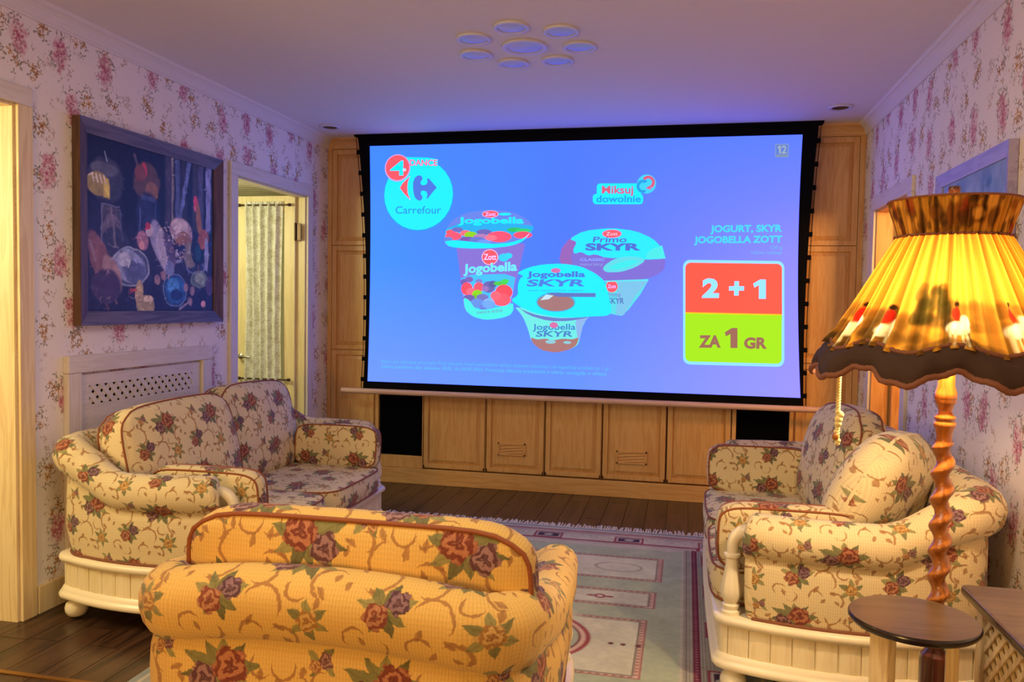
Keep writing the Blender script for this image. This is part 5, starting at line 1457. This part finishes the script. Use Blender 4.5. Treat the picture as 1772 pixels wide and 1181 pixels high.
# local x for the left sofa: +x local -> world -y (toward the camera)
side_sofa('two seat rose tapestry sofa along the left wall, under the barn painting', (-1.75 - Dh, 3.735, 0), -pi / 2, 1,
          [(.37, -.16, .645, -.10, .24, .03, .74, .50, .13, .055, .30), (-.36, -.185, .650, .0, .20, -.04, .74, .52, .12, .055, .30)],
          [(1, 'tapestry pillow against the near arm of the left sofa, only its corner showing'), (-1, 'tapestry pillow against the far arm of the left sofa, by the left speaker')])
side_sofa('two seat rose tapestry sofa along the right wall, behind the floor lamp', (.135 + .445, 3.735, 0), pi / 2, 2,
          [(.36, -.15, .650, .12, .22, .05, .72, .53, .10, .075, .55), (-.42, -.155, .665, -.55, .42, .12, .66, .54, .012, .135, .85)],
          [(-1, 'tapestry pillow against the near arm of the right sofa, behind the swan neck post'), (1, 'tapestry pillow against the far arm of the right sofa, by the right speaker')], .89)

# armchair in the foreground, seen from behind
L, D = .965, .86
t = thing('armchair', 'rose tapestry armchair in the foreground seen from behind, facing the screen', 'armchair', (-.785, 1.62 + D / 2, .0088), radians(.5))
seat_body(t, L, D, .03, .13, .655, .728, .040, .064, D / 2 - .10, .155, M['fabric_big'], face=.022, aa=-52, low=1.5, crown_=.048, seed=3, rise=(.50, .10))
cushion(t, 'seat_cushion', T(0, .07, .372) @ Rx(pi / 2), L - .32, .74, .16, .125, .028, M['fabric_big'], 9, .12, pr_=.006)
cushion(t, 'back_cushion', T(.03, -.250, .634) @ Rx(.08), .85, .46, .2, .085, .04, M['fabric_big'], 5, .06, .008, (.22, .05), pr_=.0062, ck=.085, pips=(-.0425,))

# ------------------------------------------------------------------ floor lamp
lx, ly = .682, 2.35
t = thing('floor_lamp', 'lit floor lamp with pleated hunting scene shade, brown ruffle and twisted wooden pole', 'floor lamp', (lx, ly, 0))
MB().lathe([(.16, 0), (.165, .012), (.16, .028), (.13, .040), (.10, .048), (.055, .058), (.045, .075), (.05, .09), (.04, .105), (.03, .13), (.036, .19), (.042, .25)], (lx, ly), 40).build('base', M['pedestal'], t, True, smooth=True)
def octa(r_, z_, an): return r_ * (1 - .035 * abs(cos(4 * an)) ** .5) if .28 < z_ < .455 else r_
MB().lathe([(.038, .25), (.040, .28), (.040, .44), (.038, .452), (.022, .468), (.020, .485), (.030, .50), (.031, .515), (.024, .53)], (lx, ly), 64, octa).build('pedestal_stem', M['pedestal'], t, True, smooth=True, flat_angle=30)
m = MB(); pts = []; n_ = 240; zb, zt = .53, 1.035; P = []
for i in range(n_ + 1):
    z = zb + (zt - zb) * i / n_; k = 2 * pi * z / .070
    e = sstep(zb, zb + .02, z) * sstep(zt, zt - .02, z) if True else 1
    e = min(sstep(0, .02, z - zb), sstep(0, .02, zt - z)); off = .0068 * e; rr = .0228
    P.append([(lx + off * cos(k) + rr * cos(q), ly + off * sin(k) + rr * sin(q), z) for q in [2 * pi * j / 20 for j in range(20)]])
m.quadgrid(P, closev=True, flip=True); m.build('barley_twist_pole', M['twist'], t, True, smooth=True)
MB().lathe([(.020, 1.033), (.019, 1.05), (.022, 1.066), (.027, 1.076), (.027, 1.086), (.021, 1.090), (.026, 1.094), (.026, 1.101), (.018, 1.108), (.017, 1.120), (.022, 1.134), (.027, 1.140), (.025, 1.144), (.028, 1.149), (.027, 1.165), (.021, 1.185), (.021, 1.25), (.012, 1.26), (.006, 1.27)], (lx, ly), 32).build('turned_neck', M['twist'], t, True, smooth=True)
MB().lathe([(.006, 1.25), (.006, 1.665), (.012, 1.668)], (lx, ly), 10).build('stem', M['metal'], t, True, smooth=True)
MB().lathe([(.012, 1.668), (.015, 1.674), (.009, 1.682), (.008, 1.690), (.014, 1.697), (.016, 1.706), (.013, 1.713), (.002, 1.715)], (lx, ly), 20).build('finial', M['pedestal'], t, True, smooth=True)
# bulb
be = NT('glowing_bulb'); be.color('fff0c0'); be.b.inputs['Emission Color'].default_value = (1, .62, .20, 1); be.b.inputs['Emission Strength'].default_value = 40
be.m.node_tree.nodes['Principled BSDF'].inputs['Emission Strength'].default_value = 45
bulb = MB().lathe([(.002, 1.355), (.014, 1.358), (.022, 1.372), (.025, 1.392), (.022, 1.412), (.015, 1.432), (.013, 1.455), (.002, 1.457)][::1], (lx, ly - .05), 20).build('bulb', be.m, t, True, smooth=True)
MB().tube([(lx, ly, 1.48), (lx, ly - .05, 1.475), (lx, ly - .05, 1.452)], .010, 8).build('bulb_holder', M['metal'], bulb, True, smooth=True)
d = bpy.data.lights.new('lamp_bulb_light', 'POINT'); d.energy = 58; d.color = (1, .80, .48); d.shadow_soft_size = .04
o = bpy.data.objects.new('lamp_bulb_light', d); COL.objects.link(o); o.location = (lx - .01, ly - .06, 1.38)

def shade_mat(name, col_attr=True, base='caa040', trans=.21):
    n = NT(name, .8, spec=.1)
    if col_attr:
        a = n.node('ShaderNodeAttribute', attribute_name='Col'); f = n.noise(n.geo(), 300, 2)
        c_ = n.mul(a.outputs['Color'], f * .3 + .85)
    else: c_ = n.rgb(base)
    n.color(c_)
    tr = n.node('ShaderNodeBsdfTranslucent'); n.t.links.new(c_, tr.inputs[0])
    mx = n.node('ShaderNodeMixShader'); mx.inputs[0].default_value = trans
    n.t.links.new(n.b.outputs[0], mx.inputs[1]); n.t.links.new(tr.outputs[0], mx.inputs[2]); n.t.links.new(mx.outputs[0], n.out.inputs[0])
    return n.m
M['shade'] = shade_mat('printed_silk_shade'); M['velvet'] = simple('brown_velvet_ruffle', '3c2618', .9, var=.25, nscale=60)
cw, ch = 720, 90
c = Canvas(cw, ch, 'd49430', 7.0)
c.warp(.006, 8)
# scene in the lower half, repeating three times round the shade
for rep in range(4):
    ox = rep / 4
    def e(x, y, rx_, ry_, col, al=.9, soft=.3):
        c.ell(ox + x, y, rx_, ry_, col, al=al, soft=soft)
    for k in range(70):
        a = rng.random(4); e(a[0] * .25, .66 + a[1] * .34, .008 + a[2] * .012, .03 + a[3] * .05, ('8c5c20', '6c4818', 'a87428', '4c3a1c')[k % 4], .75, .6)
    for k in range(24):
        a = rng.random(3); e(.155 + a[0] * .05, .50 + a[1] * .25, .010, .05, ('4c3c18', '6c5420', '38300f')[k % 3], .8, .5)
    for (x, y) in ((.045, .66), (.115, .70), (.215, .67)):
        e(x, y + .16, .013, .055, 'f0e4c0', 1, .3); e(x + .010, y + .10, .005, .05, 'f0e4c0', 1, .3)
        for q in (-.009, -.004, .006, .010): c.line(ox + x + q, y + .18, ox + x + q * 1.2, y + .30, .012, 'e0cc98')
        e(x, y + .04, .006, .06, 'c02818', 1, .3); e(x + .001, y - .04, .004, .022, '2c1c10', 1, .3); c.line(ox + x + .012, y + .20, ox + x + .015, y + .28, .01, '5c4020')
for k in range(60):
    a = rng.random(4); c.ell(a[0], .93 + a[1] * .07, .012, .03, ('3c2a12', '6c4a1c')[k % 2], al=.7, soft=.6)
# pleated shade
NPL = 52
def ripple(an, t_): return 1 + (.034 + .012 * (1 - t_)) * cos(NPL * an + .5 * sin(7 * an)) + .016 * cos(NPL * .5 * an + 1.3 + sin(5 * an))
def scal(an): return cos(9 * an + .4)
prof_s = [(.131, 1.578), (.150, 1.545), (.178, 1.495), (.208, 1.440), (.238, 1.385), (.268, 1.335), (.305, 1.285)]
def shade_grid(prof, nth, nv, f_r, f_z):
    rs = np.array([p[0] for p in prof]); zs = np.array([p[1] for p in prof]); tt = np.linspace(0, 1, len(prof))
    out = []
    for i in range(nv):
        t_ = i / (nv - 1); r0 = np.interp(t_, tt, rs); z0_ = np.interp(t_, tt, zs)
        out.append([(lx + r0 * f_r(2 * pi * j / nth, t_) * cos(2 * pi * j / nth), ly + r0 * f_r(2 * pi * j / nth, t_) * sin(2 * pi * j / nth), z0_ + f_z(2 * pi * j / nth, t_)) for j in range(nth)])
    return out
nth, nv = cw, ch
G = np.array(shade_grid(prof_s, nth - 1, nv, ripple, lambda an, t_: -.012 * scal(an) * t_ ** 3))
def shade_mesh(name, G, cols, mat, parent):
    nv_, nt_ = G.shape[:2]
    V = G.reshape(-1, 3) - np.array([lx, ly, 0])
    idx = np.arange(nv_ * nt_).reshape(nv_, nt_); j2 = np.roll(idx, -1, 1)
    Fq = np.stack([idx[:-1], idx[1:], j2[1:], j2[:-1]], -1).reshape(-1, 4)
    me = bpy.data.meshes.new(name); me.from_pydata(V.tolist(), [], Fq.tolist())
    if cols is not None:
        ca = me.color_attributes.new('Col', 'FLOAT_COLOR', 'POINT')
        ca.data.foreach_set('color', np.concatenate([cols.reshape(-1, 3), np.ones((nv_ * nt_, 1))], 1).ravel())
    me.materials.append(mat); me.polygons.foreach_set('use_smooth', [True] * len(me.polygons)); me.update()
    return place(bpy.data.objects.new(name, me), parent)
# pleat shading put into the silk colour, darker in the folds
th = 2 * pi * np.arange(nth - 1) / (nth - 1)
fold_shading = 1 - .62 * np.clip(np.cos(NPL * th + .5 * np.sin(7 * th) + pi) * .8 + .5 * np.cos(NPL * .5 * th + 1.3 + np.sin(5 * th) + pi) - .1, 0, 1)
shade = shade_mesh('shade', G, c.a[:, :nth - 1] * fold_shading[None, :, None], M['shade'], t)
# flared top collar
cc = Canvas(cw, 24, 'b07c28', 30); cc.warp(.01, 8)
for k in range(150):
    a = rng.random(4); cc.ell(a[0], a[1], .004 + a[2] * .012, .08 + a[3] * .25, ('4c2c14', '7c4a1c', 'd8a040', '3a2410', '8c3418')[k % 5], al=.75, soft=.5)
Gc = np.array(shade_grid([(.131, 1.580), (.139, 1.610), (.150, 1.645), (.158, 1.672)], nth - 1, 24, lambda an, t_: 1 + .010 * cos(NPL * an) + .006 * cos(NPL * .5 * an), lambda an, t_: .002 * sin(NPL * an) * t_))
shade_mesh('collar', Gc, cc.a[::-1, :nth - 1] * fold_shading[None, :, None], M['shade'], shade)
MB().tube([(lx + .133 * ripple(a, 0) * cos(a), ly + .133 * ripple(a, 0) * sin(a), 1.579) for a in np.linspace(0, 2 * pi, 200, endpoint=False)], .004, 6, closed=True).build('waist_braid', M['braid'], shade, True, smooth=True)
MB().tube([(lx + .159 * cos(a), ly + .159 * sin(a), 1.673) for a in np.linspace(0, 2 * pi, 120, endpoint=False)], .003, 6, closed=True).build('rim_cord', M['braid'], shade, True, smooth=True)
# ruffle
def rf_r(an, t_): return 1 + (.02 + .035 * t_) * cos(9 * an + .4) + .012 * sin(27 * an) * t_ + .02 * sin(pi * t_)
def rf_z(an, t_): return -.012 * scal(an) - .006 * cos(9 * an + .4) * t_ + .004 * sin(31 * an) * t_
Gr = np.array(shade_grid([(.300, 1.292), (.318, 1.270), (.326, 1.245), (.328, 1.222)], 540, 16, rf_r, rf_z))
rf = shade_mesh('ruffle', Gr, None, M['velvet'], shade)
Gr2 = Gr.copy(); cxy = np.array([lx, ly]); Gr2[..., :2] = cxy + (Gr2[..., :2] - cxy) * .985
shade_mesh('ruffle_lining', Gr2, None, M['velvet'], shade)
for row, nm, rr in ((0, 'upper_braid', .0055), (-1, 'hem_braid', .008)):
    pts = [tuple(p) for p in Gr[row][::2]]
    pts = [(p[0], p[1], p[2] + .0015 * (i % 2)) for i, p in enumerate(pts)]
    MB().tube(pts, rr, 7, closed=True).build(nm, M['braid'], rf, True, smooth=True)
# wire frame spider
for k in range(3):
    a = k * 2 * pi / 3
    MB().tube([(lx, ly, 1.664), (lx + .155 * cos(a), ly + .155 * sin(a), 1.669)], .002, 6).build('spider_arm', M['metal'], shade, True)
# pull cord
M['pullcord'] = simple('cream_pull_cord', 'e0cc84', .8, var=.15, nscale=200)
px, py = .398, 2.27
m = MB()
for ph in (0, pi):
    m.tube([(px + .0032 * cos(z_ * 420 + ph), py + .0032 * sin(z_ * 420 + ph), z_) for z_ in np.linspace(1.24, 1.025, 150)], .0034, 6)
pc = m.build('pull_cord', M['pullcord'], t, True, smooth=True)
k = MB()
for (dx, dz, rr) in ((0, 1.112, .008), (.006, 1.104, .010), (.002, 1.092, .011), (.001, 1.080, .010), (0, 1.066, .006), (-.003, 1.058, .007), (.003, 1.034, .007), (.002, 1.026, .006)):
    k.lathe([(.001, dz - rr), (rr * .8, dz - rr * .6), (rr, dz), (rr * .7, dz + rr * .7), (.001, dz + rr)], (px + dx, py), 10)
k.build('knot', M['pullcord'], pc, True, smooth=True)
MB().lathe([(.002, 1.034), (.008, 1.038), (.009, 1.046), (.007, 1.054), (.002, 1.056)], (px - .004, py), 14).build('bead', M['twist'], pc, True, smooth=True)

# ------------------------------------------------------------------ stool and lattice side table
sx, sy, sz, sr = .572, 2.155, .62, .152
t = thing('plant_stool', 'small round stool with dark brown top and pine legs, in front of the lamp', 'stool', (sx, sy, 0))
MB().lathe([(.001, sz - .026), (sr - .022, sz - .026), (sr - .006, sz - .020), (sr, sz - .012), (sr, sz - .006), (sr - .003, sz - .001)], (sx, sy), 72).build('seat_edge', M['edge_wood'], t, True, smooth=True, flat_angle=60)
MB().lathe([(sr - .006, sz - .003), (sr - .0035, sz - .0008), (.001, sz)], (sx, sy), 72).build('seat_top', M['dark_wood'], t, True, smooth=True, flat_angle=60)
for k, an in enumerate((radians(210), radians(346), radians(132))):
    cx_, cy_ = sx + .088 * cos(an), sy + .088 * sin(an)
    m = MB(); m.box(-.027, .027, -.014, .014, 0, sz - .026); m.transform(T(cx_, cy_, 0) @ Rz(an + pi / 2))
    m.build('leg', M['pine'], t, True, bevel=.004)
m = MB(); m.box(-.085, .085, -.008, .008, .28, .31); m2 = MB(); m2.box(-.008, .008, -.085, .085, .281, .309)
m.transform(T(sx, sy, 0) @ Rz(radians(32))); m2.transform(T(sx, sy, 0) @ Rz(radians(32)))
m.build('stretcher', M['pine'], t, True); m2.build('stretcher', M['pine'], t, True)

tz = .62
t = thing('lattice_cabinet', 'dark topped low cabinet with cream posts and diamond lattice sides at the right edge', 'cabinet', (.95, 1.95, 0))
x0, x1, y0, y1 = .765, 1.13, 1.35, 2.452
m = MB(); o_, _ = resample(chaikin([(x0, y0), (x0, y1), (x1, y1), (x1, y0)], 0), 4, True)
def roundrect(x0, x1, y0, y1, r_):
    out = []
    for (cx_, cy_, a0) in ((x1 - r_, y1 - r_, 0), (x0 + r_, y1 - r_, 90), (x0 + r_, y0 + r_, 180), (x1 - r_, y0 + r_, 270)):
        for k in range(7): out.append((cx_ + r_ * cos(radians(a0 + 15 * k)), cy_ + r_ * sin(radians(a0 + 15 * k))))
    return out
def slab(x0, x1, y0, y1, r_, prof, mat, name):
    m = MB(); P = []
    for ins, z_ in prof: P.append([(p[0], p[1], z_) for p in roundrect(x0 + ins, x1 - ins, y0 + ins, y1 - ins, max(.004, r_ - ins))])
    m.quadgrid(P, closev=True, flip=True); m.face(P[0][::-1]); m.face(P[-1])
    return m.build(name, mat, t, True, smooth=True, flat_angle=40)
slab(x0, x1, y0, y1, .022, [(.014, tz - .030), (.004, tz - .026), (0, tz - .018), (0, tz - .010), (.002, tz - .003)], M['edge_wood'], 'table_edge')
slab(x0, x1, y0, y1, .022, [(.0035, tz - .0035), (.005, tz - .001), (.008, tz)], M['dark_wood'], 'table_top')
bx0, bx1, by0, by1 = x0 + .035, x1 - .03, y0 + .03, y1 - .04
for (px_, py_) in ((bx0, by1 - .04), (bx0, by0), (bx1 - .04, by1 - .04), (bx1 - .04, by0)):
    MB().box(px_, px_ + .04, py_, py_ + .04, 0, tz - .030).build('post', M['pine'], t, True, bevel=.003)
MB().box(bx0 + .006, bx0 + .026, by0 + .04, by1 - .04, tz - .060, tz - .030).build('side_rail', M['pine'], t, True, bevel=.002)
MB().box(bx0 + .006, bx0 + .026, by0 + .04, by1 - .04, .08, .12).build('side_rail', M['pine'], t, True, bevel=.002)
lattice(t, (bx0 + .018, by0 + .04, .12), (0, 1, 0), by1 - by0 - .08, tz - .18, .052, .014, .005, M['pine'], nrm=(-1, 0, 0))
MB().box(bx0 + .04, bx1 - .04, by1 - .030, by1 - .015, .08, tz - .03).build('back_panel', M['pine'], t, True)
MB().box(bx0 + .02, bx1 - .02, by0 + .02, by1 - .03, .07, .085).build('bottom_shelf', M['pine'], t, True)
